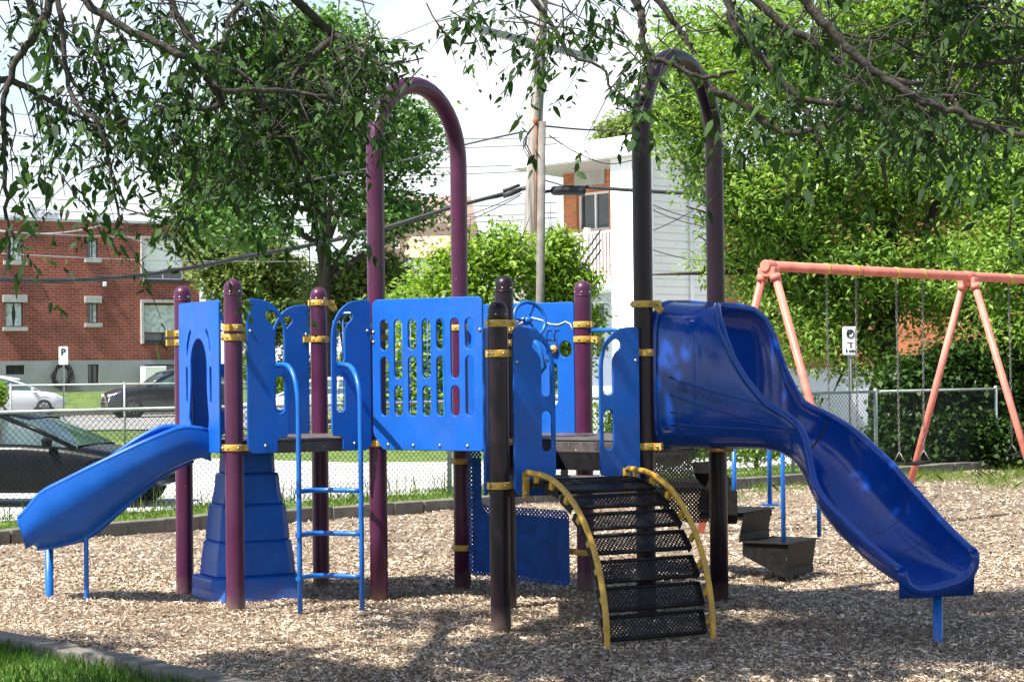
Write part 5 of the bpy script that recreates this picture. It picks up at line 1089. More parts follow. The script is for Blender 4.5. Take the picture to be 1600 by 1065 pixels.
# ------------------------------------------------------------------ poles and cables
up = at(829, 600, 36); up.z = 0; ut = at(848, 0, 36)
pt_ = thing('utility_pole', 'tall weathered wooden utility pole rising between the two arches', 'utility pole', tuple(up)); b = MB(); top = Vector((at(846, 0, 36).x-.02, 36, 9.2)); up2 = Vector((at(829, 380, 36).x, 36, 0)); dx = (at(843, 30, 36).x-at(829, 380, 36).x)
xb = at(828, 380, 36); xt = at(846, 20, 36)
def polex(z): return xb.x+(xt.x-xb.x)*(z-xb.z)/(xt.z-xb.z)
b.tube([Vector((polex(z), 36, z)) for z in np.linspace(-.1, 9.4, 12)], [.155-.0045*k for k in range(12)], 20); b.build('pole', M['wood_pole'], pt_)
b = MB(); b.tube([at(838, 470, 35.8), at(838, 300, 35.8), at(838, 192, 35.8)], .024, 8); b.lathe(at(838, 189, 35.8), [(.05, -.05), (.07, 0), (.05, .05), (0, .07)], 10); b.build('rusty_conduit', M['rust'], pt_)
ca0 = at(742, 44, 34.6); ca1 = at(930, 92, 37.6); b = MB(); b.bar(ca0, ca1, .1, .12); ca = b.build('crossarm', M['steel'], pt_)
for px, py, Yd in ((748, 42, 34.7), (765, 38, 35.0), (915, 84, 37.4), (934, 82, 37.6)):
    c = at(px, py, Yd); ax = Vector((.25 if px in (765, 934) else -.1, 0, 1)); b = MB(); b.lathe(c, [(.02, -.05)]+[((.075 if k % 2 else .035), .02+.035*k) for k in range(9)]+[(.02, .36)], 12, ax); b.build('insulator', M['glasspot'], ca)
for yy in (205, 222, 238, 252, 266): b = MB(); c = at(847, yy, 35.85); b.box(c, (.1, .08, .05)); b.build('cable_bracket', M['steel'], pt_)
for k in range(3): b = MB(); b.tube([at(836, 195, 35.7), at(824-3*k, 208+6*k, 35.6), at(822-2*k, 225+4*k, 35.6), at(832, 246+5*k, 35.65), at(846, 240+3*k, 35.7)], .012, 5); b.build('cable_loop', M['cable'], pt_)
sp2 = at(844, 600, 30); sp2.z = 0; b = MB(); b.tube([Vector((at(844, 470, 30).x, 30, -.1)), at(844, 470, 30), at(847, 190, 30)], [.075, .066, .058], 16); o = b.build('slim_pole', M['pole_grey'], origin=tuple(sp2)); meta(o, 'slim grey pole standing just in front of the wooden utility pole', 'pole')
def cable(label, pts, r, m='cable', sag=0, n=14, group='overhead cables', wob=0):
    P3 = [at(*p) for p in pts]
    if len(P3) == 2:
        A, B_ = P3; P3 = [A.lerp(B_, k/n)-Z3*sag*4*(k/n)*(1-k/n) for k in range(n+1)]
    else:   # catmull-rom
        Q = [P3[0]*2-P3[1]]+P3+[P3[-1]*2-P3[-2]]; o = []
        for i in range(1, len(Q)-2):
            for k in range(6):
                t = k/6; o.append(.5*((2*Q[i])+(Q[i+1]-Q[i-1])*t+(2*Q[i-1]-5*Q[i]+4*Q[i+1]-Q[i+2])*t*t+(3*Q[i]-Q[i-1]-3*Q[i+1]+Q[i+2])*t**3))
        P3 = o+[P3[-1]]
    b = MB(); b.tube(P3, r, 6); 
    if wob:
        off = [p+Z3*wob*math.sin(i*.9)+Z3*.0 for i, p in enumerate(P3)]; b.tube(off, r*.6, 6)
    o = b.build('overhead_cable', M[m], origin=tuple(P3[0])); return meta(o, label, 'cable', group)
cable('thick twisted cable sagging from the left edge across the brick building to the wooden pole', [(-40, 436, 30), (100, 438, 31), (210, 431, 32), (300, 418, 33), (400, 398, 34), (560, 367, 35), (700, 326, 35.5), (806, 298, 36), (834, 292, 35.9)], .038, 'cable', wob=.03, group=None)
cable('cable rising from the left through the big tree to the top of the rusty conduit', [(230, 330, 38), (440, 290, 37), (600, 258, 36.5), (735, 224, 36), (822, 205, 35.9)], .018)
cable('thick black cable running right from the splice case in front of the white house', [(915, 292, 36.2), (1000, 298, 36.2), (1145, 306, 36.3), (1300, 316, 36.4)], .038, 'cable', group=None)
cable('thin cable curving from the pole toward the roof edge of the white house', [(858, 212, 36), (900, 238, 38), (950, 256, 40), (1000, 248, 43)], .012)
cable('twin cable leaving the pole to the right behind the second arch', [(850, 197, 36), (920, 203, 38), (1010, 205, 42), (1100, 212, 46)], .018)
for i, (y0, y1) in enumerate(((168, 240), (205, 250), (236, 280), (252, 290), (300, 316), (318, 332), (332, 340), (358, 356), (392, 392))):
    nm = ['highest', 'second highest', 'third highest', 'fourth', 'fifth', 'sixth', 'seventh', 'eighth', 'lowest'][i]
    cable(f'{nm} of the thin parallel wires crossing the sky and trees at left', [(-60, y0, 62), (870, y1-25*(i < 4), 66)], .017, 'cable_grey', sag=.35, group='thin wires across the left sky')
cable('single wire slanting down across the top middle of the sky', [(520, 98, 50), (760, 0, 44)], .014, 'cable_grey')
for i, (a, c) in enumerate((((160, 350, 70), (330, 408, 72)), ((330, 408, 72), (520, 430, 76)), ((0, 360, 70), (160, 352, 70)))):
    cable(['wire slanting down over the top window of the brick building', 'wire continuing right from the brick building into the trees', 'wire along the roof line of the brick building'][i], [a, c], .03, 'cable_grey', sag=.2)
for i, (a, c) in enumerate((((1020, 320, 41), (1110, 345, 42)), ((1020, 328, 41), (1108, 355, 42)), ((1020, 360, 41), (1108, 312, 42)), ((1020, 390, 41), (1110, 408, 42)), ((700, 345, 50), (815, 302, 36)), ((690, 360, 52), (812, 306, 36)))):
    cable(['upper of two wires crossing the white siding', 'lower of two wires crossing the white siding', 'wire crossing the white siding the other way', 'lowest wire on the white siding', 'service wire dropping left from the pole joint', 'second service wire dropping left from the pole joint'][i], [a, c], .01, 'cable', sag=.05)
b = MB(); b.tube([at(838, 297, 35.9), at(850, 300, 35.95), at(864, 298, 36)], .03, 8); b.tube([at(845, 280, 35.9), at(880, 290, 36), at(916, 292, 36.2)], .012, 6); c0 = at(862, 298, 36); c1 = at(914, 298, 36.2); ax = (c1-c0).normalized(); Ls = (c1-c0).length
b.lathe(c0, [(0, 0), (.06, 0), (.085, .04), (.085, Ls*.2), (.09, Ls*.22), (.09, Ls*.26), (.085, Ls*.28), (.085, Ls*.75), (.095, Ls*.8), (.095, Ls*.97), (.05, Ls), (0, Ls)], 20, ax)
o = b.build('splice_case', M['cable'], origin=tuple(c0)); meta(o, 'black cylindrical cable splice case hanging beside the utility pole', 'splice case')
b = MB(); c0 = at(786, 306, 35.9); c1 = at(812, 297, 35.95); b.tube([c0, c0.lerp(c1, .5), c1], [.05, .06, .045], 10); b.tube([c0+Z3*.09, c1+Z3*.09], .03, 8); o = b.build('cable_joint', M['cable'], origin=tuple(c0)); meta(o, 'lumpy black cable joint just left of the utility pole', 'cable joint')

# ------------------------------------------------------------------ trees
def leaf_quads(C, size, droop=.3, flat=.6, aspect=.5, fold=True, out=None):
    """bent leaf shapes: base, two sides, tip (two quads share the midrib)"""
    n = len(C); a = rng.uniform(0, 6.28, n); el = rng.normal(-droop, .45, n); s = size*rng.uniform(.6, 1.25, n)
    D = np.stack([np.cos(a)*np.cos(el), np.sin(a)*np.cos(el), np.sin(el)], -1)
    S = np.stack([-np.sin(a), np.cos(a), rng.normal(0, flat, n)], -1); S /= np.linalg.norm(S, axis=1, keepdims=True); U = np.cross(D, S)
    U /= np.linalg.norm(U, axis=1, keepdims=True); S = np.cross(U, D); w = (aspect*s)[:, None]/2; l = s[:, None]; k = rng.uniform(.05, .3, (n, 1))*w
    B0 = C; T = C+D*l-np.array([0, 0, 1])*l*.12
    if not fold:
        V = np.stack([B0, C+D*l*.45-S*w+U*k, T, C+D*l*.45+S*w+U*k], 1).reshape(-1, 3); return V, np.arange(n*4).reshape(n, 4)
    V = np.stack([B0, C+D*l*.28-S*w+U*k, C+D*l*.65-S*w*.75+U*k, T, C+D*l*.65+S*w*.75+U*k, C+D*l*.28+S*w+U*k], 1).reshape(-1, 3); i = np.arange(n)[:, None]*6
    F = np.concatenate([i+np.array([[0, 1, 2, 3]]), i+np.array([[0, 3, 4, 5]])], 0); return V, F
def crown_pts(blobs, n, cl=.35, per=14, shell=.55, seedmask=None):
    """leaf positions: small sprays spread through a union of ellipsoids, denser near the surface"""
    B_ = np.array(blobs, dtype=float); wgt = (B_[:, 3]*B_[:, 4]*B_[:, 5])**(2/3); wgt /= wgt.sum(); m_ = n//per; idx = rng.choice(len(B_), m_, p=wgt)
    d = rng.normal(0, 1, (m_, 3)); d /= np.linalg.norm(d, axis=1, keepdims=True); r = (shell+(1-shell)*rng.random(m_)**.6)*rng.uniform(.85, 1.12, m_)
    c = B_[idx, :3]+d*r[:, None]*B_[idx, 3:6]; c = np.repeat(c, per, 0)+rng.normal(0, cl, (m_*per, 3))*np.array([1, 1, .6]); return c
def tree(name, label, base, blobs, n, size, lm, trunk_r, trunk_h, cl=.35, limbs=7, group=None, bm='bark_dark', lean=(0, 0), fold=False, aspect=.55, cat='tree', shell=.55, per=14, trunkmb=None):
    base = Vector(base); t = thing(name, label, cat, tuple(base), group); b = MB(); tp = base+Vector((lean[0], lean[1], trunk_h))
    pts = [base+(tp-base)*k/6+Vector((random.uniform(-1, 1), random.uniform(-1, 1), 0))*trunk_r*.4*(k > 0) for k in range(7)]; pts[0].z -= .15
    b.tube(pts, [trunk_r*(1.25-.08*k) for k in range(7)], 14); b.build('trunk', M[bm], t)
    for k in range(limbs):
        bb = blobs[k % len(blobs)]; c = Vector(bb[:3]); st_ = pts[random.randint(3, 6)]; q = c+Vector([random.uniform(-.45, .45)*bb[3+i] for i in range(3)])
        mid_ = st_.lerp(q, .5)+Vector((random.uniform(-.2, .2), random.uniform(-.2, .2), random.uniform(0, .25)))*trunk_h*.12; q2 = q+(q-mid_)*.6
        b = MB(); b.tube([st_, st_.lerp(mid_, .5)+Z3*.05*trunk_h*.2, mid_, mid_.lerp(q, .5), q, q2], [trunk_r*f for f in (.55, .45, .36, .26, .17, .05)], 8)
        for j in range(5): a_ = mid_.lerp(q, random.random()); e_ = a_+Vector([random.uniform(-.5, .5)*bb[3], random.uniform(-.5, .5)*bb[4], random.uniform(-.1, .6)*bb[5]]); b.tube([a_, a_.lerp(e_, .5)+Z3*.1, e_], [trunk_r*.15, trunk_r*.1, trunk_r*.03], 5)
        b.build('limb', M[bm], t)
    C = crown_pts(blobs, n, cl, per, shell); V, F = leaf_quads(C, size, aspect=aspect, fold=fold); me = np_mesh('crown', V, F, M[lm]); link_mesh('crown', me, t); return t
def blob(px, py, Y, rx, ry, rd=None):
    c = at(px, py, Y); s = Y/FPX; return (c.x, c.y, c.z, rx*s, (rd or rx*s), ry*s)
# big maple, centre left
mb_ = [blob(350, 260, 60, 75, 90, 2), blob(430, 120, 60, 95, 85, 2.2), blob(520, 90, 60, 90, 70, 2.2), blob(480, 230, 61, 110, 90, 2.5), blob(600, 210, 61, 70, 70, 2), blob(655, 215, 62, 38, 60, 1.2), blob(590, 330, 61, 65, 50, 1.6), blob(380, 350, 60, 75, 45, 2), blob(650, 330, 62, 40, 26, 1), blob(310, 300, 60, 45, 70, 1.5), blob(470, 60, 61, 60, 50, 2)]
mt_ = gnd(510, 640, 0); tree('maple_tree', 'tall dark green maple tree standing behind the left part of the playground', (at(510, 600, 61).x, 61, 0), mb_, 33000, .19, 'leaf_maple', .2, 6.5, cl=.36, limbs=11, aspect=.8, shell=.35, per=44)
# olive green trees and shrubs between
def bush(name, label, cat, px, Y, rs, n, size, lm, tr=.06, th=1.0, cl=.18, group=None, limbs=4, shell=.4, aspect=.5, per=10):
    return tree(name, label, (at(px, 600, Y).x, Y, 0), [blob(x, y, Y+dy, rx, ry, (rx*Y/FPX)*.8) for x, y, rx, ry, dy in rs], n, size, lm, tr, th, cl, limbs, group, cat=cat, shell=shell, aspect=aspect, per=per)
bush('leafy_tree', 'olive green tree showing above the left deck, between the plum posts', 'tree', 400, 66, [(400, 410, 50, 55, 0), (370, 450, 40, 50, 0), (440, 440, 45, 45, 1), (330, 400, 30, 60, 0), (420, 500, 60, 40, 0)], 16000, .24, 'leaf_olive', .15, 4, .3, 'background trees')
bush('leafy_tree', 'paler olive tree just left of the first tall arch', 'tree', 540, 62, [(545, 440, 45, 40, 0), (520, 480, 40, 45, 0), (590, 430, 45, 40, 1), (610, 470, 40, 40, 0)], 14000, .22, 'leaf_olive', .15, 3.5, .3, 'background trees')
bush('shrub', 'bright yellow green bush filling the gap behind the window panel and between the arches', 'shrub', 720, 31, [(640, 480, 42, 42, 1), (700, 450, 52, 48, 0), (770, 432, 55, 50, 0), (730, 530, 90, 70, 0), (630, 560, 50, 60, 0), (800, 400, 40, 35, 0), (690, 620, 90, 50, 0), (600, 640, 50, 40, 0), (735, 392, 24, 26, 0), (790, 378, 20, 20, 0), (690, 405, 18, 22, 0)], 22000, .12, 'leaf_shrub', .07, 2.0, .2, None, 9, per=34)
bush('shrub', 'bright green bush at the foot of the slim pole beside the white house', 'shrub', 880, 31.5, [(870, 390, 30, 35, 0), (860, 450, 38, 50, 0), (900, 440, 32, 28, 0), (880, 540, 45, 60, 0), (910, 500, 24, 30, 0)], 11000, .11, 'leaf_shrub', .05, 2.0, .13, None, 6)
bush('shrub', 'low bright green bushes behind the lower right of the deck', 'shrub', 1180, 33, [(1050, 690, 60, 40, 0), (1180, 690, 70, 28, 0), (1240, 650, 40, 40, 0), (960, 650, 30, 40, 0)], 9000, .10, 'leaf_shrub', .03, .6, .12, None, 4)
bush('shrub', 'small round bush at the left edge in front of the white hatchback', 'shrub', 10, 62, [(-6, 612, 17, 20, 0), (-20, 625, 22, 24, 0)], 3500, .12, 'leaf_shrub', .04, .5, .1)
bush('hedge', 'green hedge behind the parked silver car, seen beside the second plum post', 'hedge', 500, 66, [(500, 585, 28, 40, 0), (545, 590, 35, 40, 0), (450, 590, 40, 34, 0), (395, 570, 30, 30, 0), (590, 590, 30, 40, 0)], 9000, .16, 'leaf_shrub', .05, 1, .15)
bush('leafy_tree', 'small pale tree behind the roof of the white house', 'tree', 1020, 75, [(1000, 205, 55, 22, 0), (1050, 190, 45, 30, 0), (960, 215, 25, 10, 0), (1085, 215, 30, 22, 0)], 9000, .28, 'leaf_olive', .2, 8, .3, 'background trees')
# box elder trees, right
rb = [blob(1180, 120, 33, 90, 120, 1.3), blob(1300, 60, 34, 120, 120, 1.6), blob(1450, 100, 34, 130, 140, 1.7), blob(1580, 130, 33, 100, 160, 1.5), blob(1230, 290, 33, 95, 90, 1.2), blob(1350, 260, 34, 110, 100, 1.5), blob(1190, 420, 33.5, 62, 55, .7), blob(1320, 420, 33, 90, 75, 1.0), blob(1110, 260, 33, 35, 60, .5), blob(1100, 80, 34, 70, 90, 1.0), blob(1260, 530, 33, 45, 50, .5), blob(1340, 550, 33, 40, 50, .4), blob(1200, 500, 33, 25, 40, .3), blob(1095, 430, 33, 16, 25, .2), blob(1060, 150, 33, 45, 100, .6), blob(1160, 350, 33.4, 50, 70, .6), blob(1450, 290, 35, 90, 80, 1), blob(1240, 400, 35, 90, 70, .8), blob(1420, 400, 35.5, 80, 70, .8), blob(1430, 480, 34, 45, 40, .4), blob(1290, 470, 33.5, 60, 40, .5), blob(1490, 490, 33.6, 60, 36, .4)]
tree('box_elder_tree', 'large bright green box elder tree with loose hanging foliage behind the swings', (at(1380, 600, 34.5).x, 34.5, 0), rb, 100000, .125, 'leaf_box', .2, 3.2, cl=.23, limbs=16, aspect=.42, shell=.45, per=48)
rb2 = [blob(1480, 430, 33, 70, 60, .9), blob(1570, 400, 31, 60, 60, .8), blob(1600, 500, 31, 60, 70, .8), blob(1560, 260, 32, 90, 90, 1.2), blob(1620, 330, 31, 60, 110, 1)]
tree('box_elder_tree', 'darker box elder tree at the right edge above the vine hedge', (at(1560, 600, 33.5).x, 33.5, 0), rb2, 26000, .12, 'leaf_box', .17, 2.8, cl=.22, limbs=9, aspect=.45, shell=.45, per=40)
vb = [blob(1430, 640, 30.8, 50, 90, .5), blob(1500, 610, 31, 70, 80, .6), blob(1580, 610, 31, 70, 90, .6), blob(1470, 690, 30.5, 80, 50, .5), blob(1570, 690, 30.5, 80, 50, .5), blob(1395, 690, 30.8, 28, 45, .35), blob(1640, 640, 31, 60, 90, .6)]
tree('vine_hedge', 'tall dark hedge of glossy vine leaves behind the swings at the right edge', (at(1500, 600, 31).x, 31, 0), vb, 42000, .10, 'leaf_vine', .05, 1.2, cl=.12, limbs=5, aspect=.8, shell=.6, cat='hedge', per=10)
# ------------------------------------------------------------------ overhanging ash trees
def leaflets(Pn, Dn, n_each, spread, size):
    """compound sprays: Pn (k,3) start, Dn (k,3) direction, leaflets set along each twig"""
    k = len(Pn); t = np.tile(np.linspace(.15, 1, n_each), k); Pp = np.repeat(Pn, n_each, 0); Dp = np.repeat(Dn, n_each, 0); C = Pp+Dp*t[:, None]; C[:, 2] -= .12*(t**2)*np.linalg.norm(Dp, axis=1)
    n = len(C); Dh = Dp/np.linalg.norm(Dp, axis=1, keepdims=True); sd = np.where(np.arange(n) % 2 == 0, 1, -1)[:, None]; S0 = np.cross(Dh, np.array([0, 0, 1.0])); S0 /= (np.linalg.norm(S0, axis=1, keepdims=True)+1e-6)
    D = Dh*.5+S0*sd*.8+rng.normal(0, spread, (n, 3)); D[:, 2] -= rng.uniform(.1, .9, n); D /= np.linalg.norm(D, axis=1, keepdims=True)
    S = np.cross(D, rng.normal(0, .5, (n, 3))+np.array([0, 0, 1.0])); S /= np.linalg.norm(S, axis=1, keepdims=True); U = np.cross(D, S); s = (size*(.5+1.15*rng.random(n)**1.4))[:, None]; w = s*rng.uniform(.15, .26, (n, 1)); c = rng.uniform(-.1, .35, (n, 1))*w
    curl = rng.uniform(-.4, .15, (n, 1))*s*np.array([[0, 0, 1.]])
    V = np.stack([C, C+D*s*.3-S*w+U*c, C+D*s*.62-S*w*.8+U*c+curl*.4, C+D*s+curl, C+D*s*.62+S*w*.8+U*c+curl*.4, C+D*s*.3+S*w+U*c], 1).reshape(-1, 3); i = np.arange(n)[:, None]*6
    return V, np.concatenate([i+np.array([[0, 1, 2, 3]]), i+np.array([[0, 3, 4, 5]])], 0)
def overhang(name, label, base, trunk_top, branches, regions, shade, size=.039):
    t = thing(name, label, 'tree', tuple(base)); b = MB(); base = Vector(base); tt = Vector(trunk_top)
    b.tube([base-Z3*.15, base.lerp(tt, .3)+Vector((.05, .03, 0)), base.lerp(tt, .7), tt], [.26, .21, .18, .15], 18); b.build('trunk', M['bark'], t)
    PN = []; DN = []
    for br in branches:
        pts = [at(*p[:3]) for p in br[1]]; r0, r1 = br[0]; Q = [pts[0]*2-pts[1]]+pts+[pts[-1]*2-pts[-2]]; o = []
        for i in range(1, len(Q)-2):
            for k in range(5):
                u = k/5; o.append(.5*((2*Q[i])+(Q[i+1]-Q[i-1])*u+(2*Q[i-1]-5*Q[i]+4*Q[i+1]-Q[i+2])*u*u+(3*Q[i]-Q[i-1]-3*Q[i+1]+Q[i+2])*u**3)+Vector([random.gauss(0, .0035) for _ in range(3)]))
        o.append(pts[-1]); b = MB(); b.tube(o, [r0+(r1-r0)*i/(len(o)-1) for i in range(len(o))], 8)
        # join to the trunk out of the frame
        if br[3] if len(br) > 3 else True:
            lk = o[0]; b.tube([lk, lk.lerp(tt, .35)+Z3*.5, lk.lerp(tt, .75)+Z3*.45, tt], [r0, r0*1.3, r0*1.7, r0*2.2], 8)
        for k in range(int(br[2]*.42)):
            i = random.randint(1, len(o)-1); p = o[i]; tg = (o[i]-o[i-1]).normalized(); d = (tg*.5+Vector((random.gauss(0, .8), random.gauss(0, .8), random.gauss(-.6, .5)))).normalized(); l = random.uniform(.12, .42)
            m_ = p+d*l*.5+Vector((0, 0, random.uniform(-.02, .03))); e = p+d*l-Z3*.05; b.tube([p, p.lerp(m_, .5)+Vector((random.gauss(0, .012), 0, random.gauss(0, .012))), m_, e], [.003, .0024, .0018, .001], 4)
            for q_ in (m_, e, p+d*l*.25): PN.append(q_); DN.append((d+Vector((random.gauss(0, .7), random.gauss(0, .7), random.gauss(-.3, .4)))).normalized()*random.uniform(.09, .17))
        b.build('branch', M['bark'], t)
    tw = MB()
    for (x, y, rx, ry, n, Y) in regions:
        for k in range(int(n*.5*((.26 if x < 260 else .42) if x < 700 else (.46 if x < 1000 else .34)))):
            if k % 6 == 0: cx0, cy0 = x+random.gauss(0, rx*.55), y+random.gauss(0, ry*.55); cY0 = Y+random.gauss(0, .3)
            p = at(cx0+random.gauss(0, 22), cy0+random.gauss(0, 20), cY0+random.gauss(0, .06)); d = Vector((random.gauss(0, 1), random.gauss(0, 1), random.gauss(-.5, .6))).normalized(); l = random.uniform(.08, .3)
            q0_ = p-d*l*.6+Vector((random.gauss(0, .04), 0, random.gauss(.03, .03))); tw.tube([q0_, q0_.lerp(p, .55)+Vector((random.gauss(0, .02), 0, random.gauss(0, .02))), p, p+d*l*.3-Z3*.02, p+d*l*.5-Z3*.06], [.003, .0026, .0022, .0017, .001], 4)
            for q_ in (p, p+d*l*.4): PN.append(q_); DN.append((d+Vector((random.gauss(0, .6), random.gauss(0, .6), random.gauss(-.3, .4)))).normalized()*random.uniform(.09, .18))
    if regions: tw.build('twigs', M['bark'], t)['kind'] = 'stuff'
    V, F = leaflets(np.array([tuple(p) for p in PN]), np.array([tuple(d) for d in DN]), 7, .4, size)
    # unseen upper crown over the frame, leaf clumps placed to shade the play area
    Vs, Fs = [V], [F]; off = len(V)
    for (c, r, n) in shade:
        c = (c[0]+.2, c[1]-.35, c[2]); m_ = n//9; u = rng.normal(0, 1, (m_, 3)); u /= np.linalg.norm(u, axis=1, keepdims=True); nc = max(3, m_//44); cen = u[:nc]*(rng.random(nc)**.45)[:, None]*np.array(r); cc = np.array(c)+cen[rng.integers(0, nc, m_)]+rng.normal(0, .17, (m_, 3)); Dv = rng.normal(0, 1, (m_, 3)); Dv[:, 2] *= .5; Dv = Dv/np.linalg.norm(Dv, axis=1, keepdims=True)*.35
        V, F = leaflets(cc, Dv, 9, .35, .11); V = V.astype(float); Vs.append(V); Fs.append(F+off); off += len(V)
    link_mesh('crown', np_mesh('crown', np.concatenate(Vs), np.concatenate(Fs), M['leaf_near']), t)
    b = MB()
    for (c, r, n) in shade:
        c = Vector(c); b.tube([tt, tt.lerp(c, .5)+Z3*.4, c, c+Vector((r[0]*.6, r[1]*.4, .2))], [.1, .07, .04, .015], 8); b.tube([c, c+Vector((-r[0]*.5, r[1]*.5, .1))], [.03, .01], 6)
    b.build('limb', M['bark'], t)
    return t
LB = [((.015, .005), [(90, -20, 6.6), (60, 45, 6.6), (28, 88, 6.6), (13, 130, 6.6), (5, 165, 6.6), (6, 260, 6.6), (10, 340, 6.6), (15, 405, 6.6)], 24),
      ((.014, .008), [(110, -15, 6.2), (165, 25, 6.2), (230, 62, 6.2), (290, 90, 6.2), (325, 122, 6.3), (350, 140, 6.3), (450, 142, 6.5), (520, 155, 6.6)], 40),
      ((.010, .004), [(88, -15, 6.5), (98, 60, 6.5), (112, 150, 6.5), (150, 190, 6.4), (168, 240, 6.4), (180, 300, 6.4), (190, 350, 6.4)], 24),
      ((.010, .004), [(170, -15, 6.8), (152, 60, 6.8), (165, 120, 6.8), (190, 180, 6.8), (210, 230, 6.7), (235, 270, 6.7)], 24),
      ((.014, .004), [(-20, 118, 6.7), (30, 130, 6.7), (80, 160, 6.7), (130, 185, 6.7), (170, 215, 6.7)], 26),
      ((.010, .004), [(400, -15, 6.6), (362, 20, 6.6), (350, 65, 6.6), (318, 88, 6.5), (290, 95, 6.4)], 20),
      ((.016, .005), [(520, 60, 6.9), (480, 95, 6.9), (458, 120, 6.9), (452, 145, 6.8)], 30),
      ((.014, .004), [(330, 130, 6.3), (345, 160, 6.4), (320, 172, 6.3), (290, 160, 6.3), (240, 175, 6.3)], 30, False),
      ((.015, .004), [(40, -15, 6.9), (70, 50, 6.9), (110, 120, 6.9), (140, 160, 6.9)], 26),
      ((.015, .004), [(260, -15, 6.9), (290, 50, 6.9), (330, 90, 6.9), (400, 130, 6.9), (470, 190, 6.9)], 40),
      ((.014, .004), [(450, -15, 7.0), (500, 40, 7.0), (560, 80, 7.0), (595, 100, 7.0), (635, 92, 7.0)], 24),
      ((.012, .003), [(400, 150, 6.8), (440, 200, 6.8), (470, 250, 6.8), (490, 310, 6.8)], 40, False),
      ((.010, .003), [(820, -15, 7.2), (850, 20, 7.2), (870, 50, 7.2), (895, 90, 7.2), (940, 105, 7.2), (960, 150, 7.2), (990, 168, 7.2)], 12)]
LR = [(60, 60, 90, 70, 80, 6.8), (30, 230, 40, 30, 14, 6.6), (45, 270, 30, 20, 10, 6.6), (120, 95, 90, 60, 90, 6.8), (230, 135, 90, 60, 120, 6.7), (190, 195, 50, 40, 24, 6.6), (225, 245, 26, 30, 12, 6.6), (300, 60, 120, 60, 110, 7), (330, 180, 110, 90, 190, 6.9), (420, 80, 120, 80, 190, 7), (450, 190, 110, 90, 190, 7), (520, 100, 90, 70, 140, 7), (535, 140, 40, 45, 30, 7), (430, 265, 70, 34, 46, 6.9), (300, 280, 50, 34, 24, 6.7), (600, 60, 50, 40, 30, 7), (180, 318, 16, 14, 8, 6.4), (240, 330, 20, 10, 5, 6.6), (700, 8, 70, 14, 26, 7.2), (705, 55, 24, 14, 10, 7.2), (715, 75, 10, 8, 4, 7.2), (840, 30, 60, 34, 70, 7.3), (850, 75, 30, 14, 14, 7.3), (930, 20, 50, 26, 34, 7.3), (960, 70, 40, 16, 14, 7.3), (775, 10, 40, 14, 14, 7.3), (100, 20, 110, 40, 80, 6.8)]
overhang('ash_tree', 'ash tree whose dark leafy branches hang over the top left of the photo', (-3.9, 5.6, 0), (-3.2, 6.2, 3.9), LB, LR,
         [((-2.4, 9.3, 5.0), (1.5, 1.3, .5), 9000), ((-1.0, 10.6, 5.1), (1.5, 1.3, .5), 9800), ((-4.5, 8.5, 5.0), (1.3, 1.3, .45), 5200), ((-.2, 11.9, 5.0), (.8, .6, .3), 3000), ((-5.6, 9.9, 5.2), (.8, .8, .4), 1300), ((-3.3, 11.1, 5.3), (.7, .5, .35), 900)])
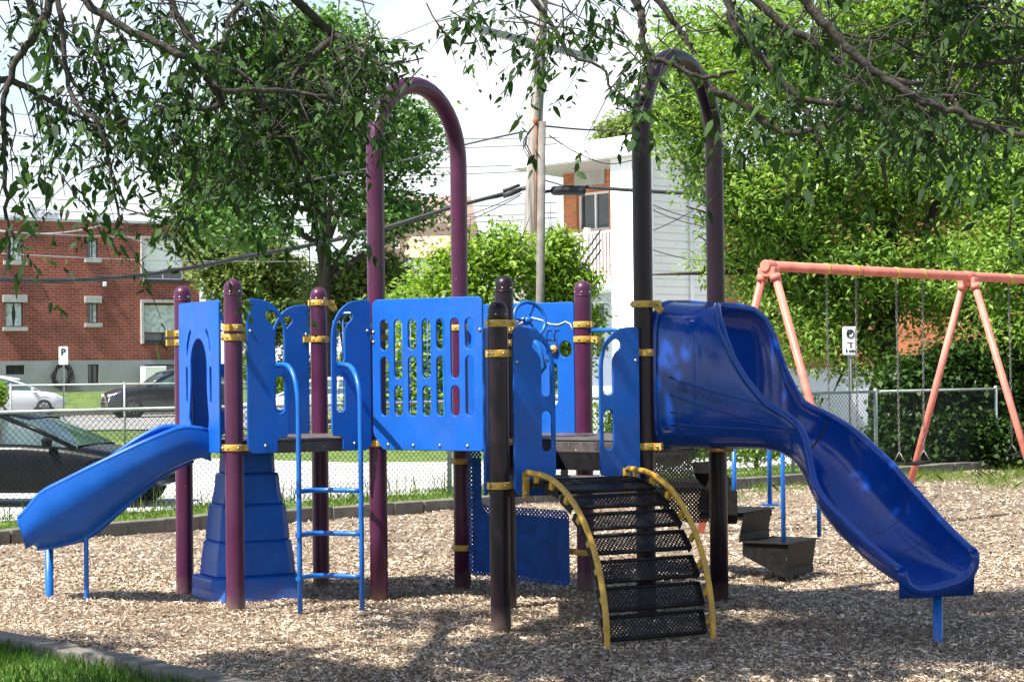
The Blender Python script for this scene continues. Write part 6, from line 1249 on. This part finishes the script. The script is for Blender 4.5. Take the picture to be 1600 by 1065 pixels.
RB = [((.016, .006), [(985, -15, 6.6), (1000, 18, 6.6), (1003, 45, 6.6), (1012, 90, 6.6), (1040, 97, 6.6), (1100, 120, 6.6), (1150, 112, 6.6)], 14),
      ((.013, .007), [(1020, -15, 6.8), (1050, 32, 6.8), (1072, 60, 6.8), (1086, 84, 6.8)], 6),
      ((.014, .008), [(1135, -15, 6.4), (1152, 50, 6.4), (1190, 90, 6.4), (1240, 145, 6.4), (1300, 163, 6.4), (1380, 180, 6.4)], 24),
      ((.016, .008), [(1165, -15, 6.6), (1220, 38, 6.6), (1280, 72, 6.6), (1335, 120, 6.6), (1380, 122, 6.6), (1440, 130, 6.6)], 34),
      ((.017, .009), [(1240, -15, 6.2), (1285, 33, 6.2), (1330, 80, 6.2), (1372, 117, 6.2), (1440, 158, 6.2), (1500, 178, 6.2), (1560, 204, 6.2), (1620, 214, 6.2)], 44),
      ((.016, .008), [(1110, 138, 7), (1160, 165, 7), (1220, 205, 7), (1280, 200, 7), (1330, 178, 7)], 8, False),
      ((.012, .005), [(1245, 148, 6.4), (1262, 180, 6.4), (1285, 232, 6.4)], 4, False), ((.014, .006), [(1385, 195, 6.6), (1378, 240, 6.6), (1385, 290, 6.7)], 4, False),
      ((.012, .005), [(1640, 84, 6.8), (1560, 98, 6.8), (1500, 103, 6.8), (1450, 90, 6.8), (1385, 55, 6.8)], 30), ((.011, .005), [(1640, 42, 7), (1560, 45, 7), (1480, 55, 7), (1400, 62, 7), (1300, 50, 7)], 30),
      ((.013, .005), [(1420, -15, 7), (1470, 8, 7), (1530, 6, 7), (1560, -5, 7)], 20), ((.014, .005), [(1480, 10, 7), (1510, 42, 7), (1570, 70, 7), (1620, 80, 7)], 20), ((.013, .005), [(1530, 205, 6.4), (1500, 175, 6.4), (1480, 150, 6.4), (1440, 165, 6.4)], 10, False)]
RR = [(1200, 30, 70, 30, 40, 6.7), (1300, 50, 100, 40, 90, 6.8), (1450, 30, 120, 40, 150, 7), (1560, 60, 80, 60, 110, 7), (1430, 110, 90, 50, 110, 6.8), (1400, 170, 50, 40, 50, 6.5), (1540, 150, 80, 50, 80, 6.7), (1470, 200, 60, 30, 36, 6.6), (1380, 215, 30, 24, 18, 6.5), (1035, 95, 34, 18, 16, 6.7), (1012, 145, 14, 22, 12, 6.7), (1075, 145, 14, 10, 4, 6.7), (1010, 180, 16, 12, 8, 6.7), (1120, 30, 30, 24, 14, 6.6)]
overhang('ash_tree', 'ash tree whose bare limbs and dark leaves hang over the top right of the photo', (4.4, 6.6, 0), (3.5, 6.7, 3.9), RB, RR,
         [((.3, 9.0, 4.9), (1.5, 1.4, .5), 8000), ((.6, 11.3, 5.1), (1.2, 1.0, .45), 2400), ((2.0, 9.4, 5.0), (1.2, 1.2, .5), 3500)])
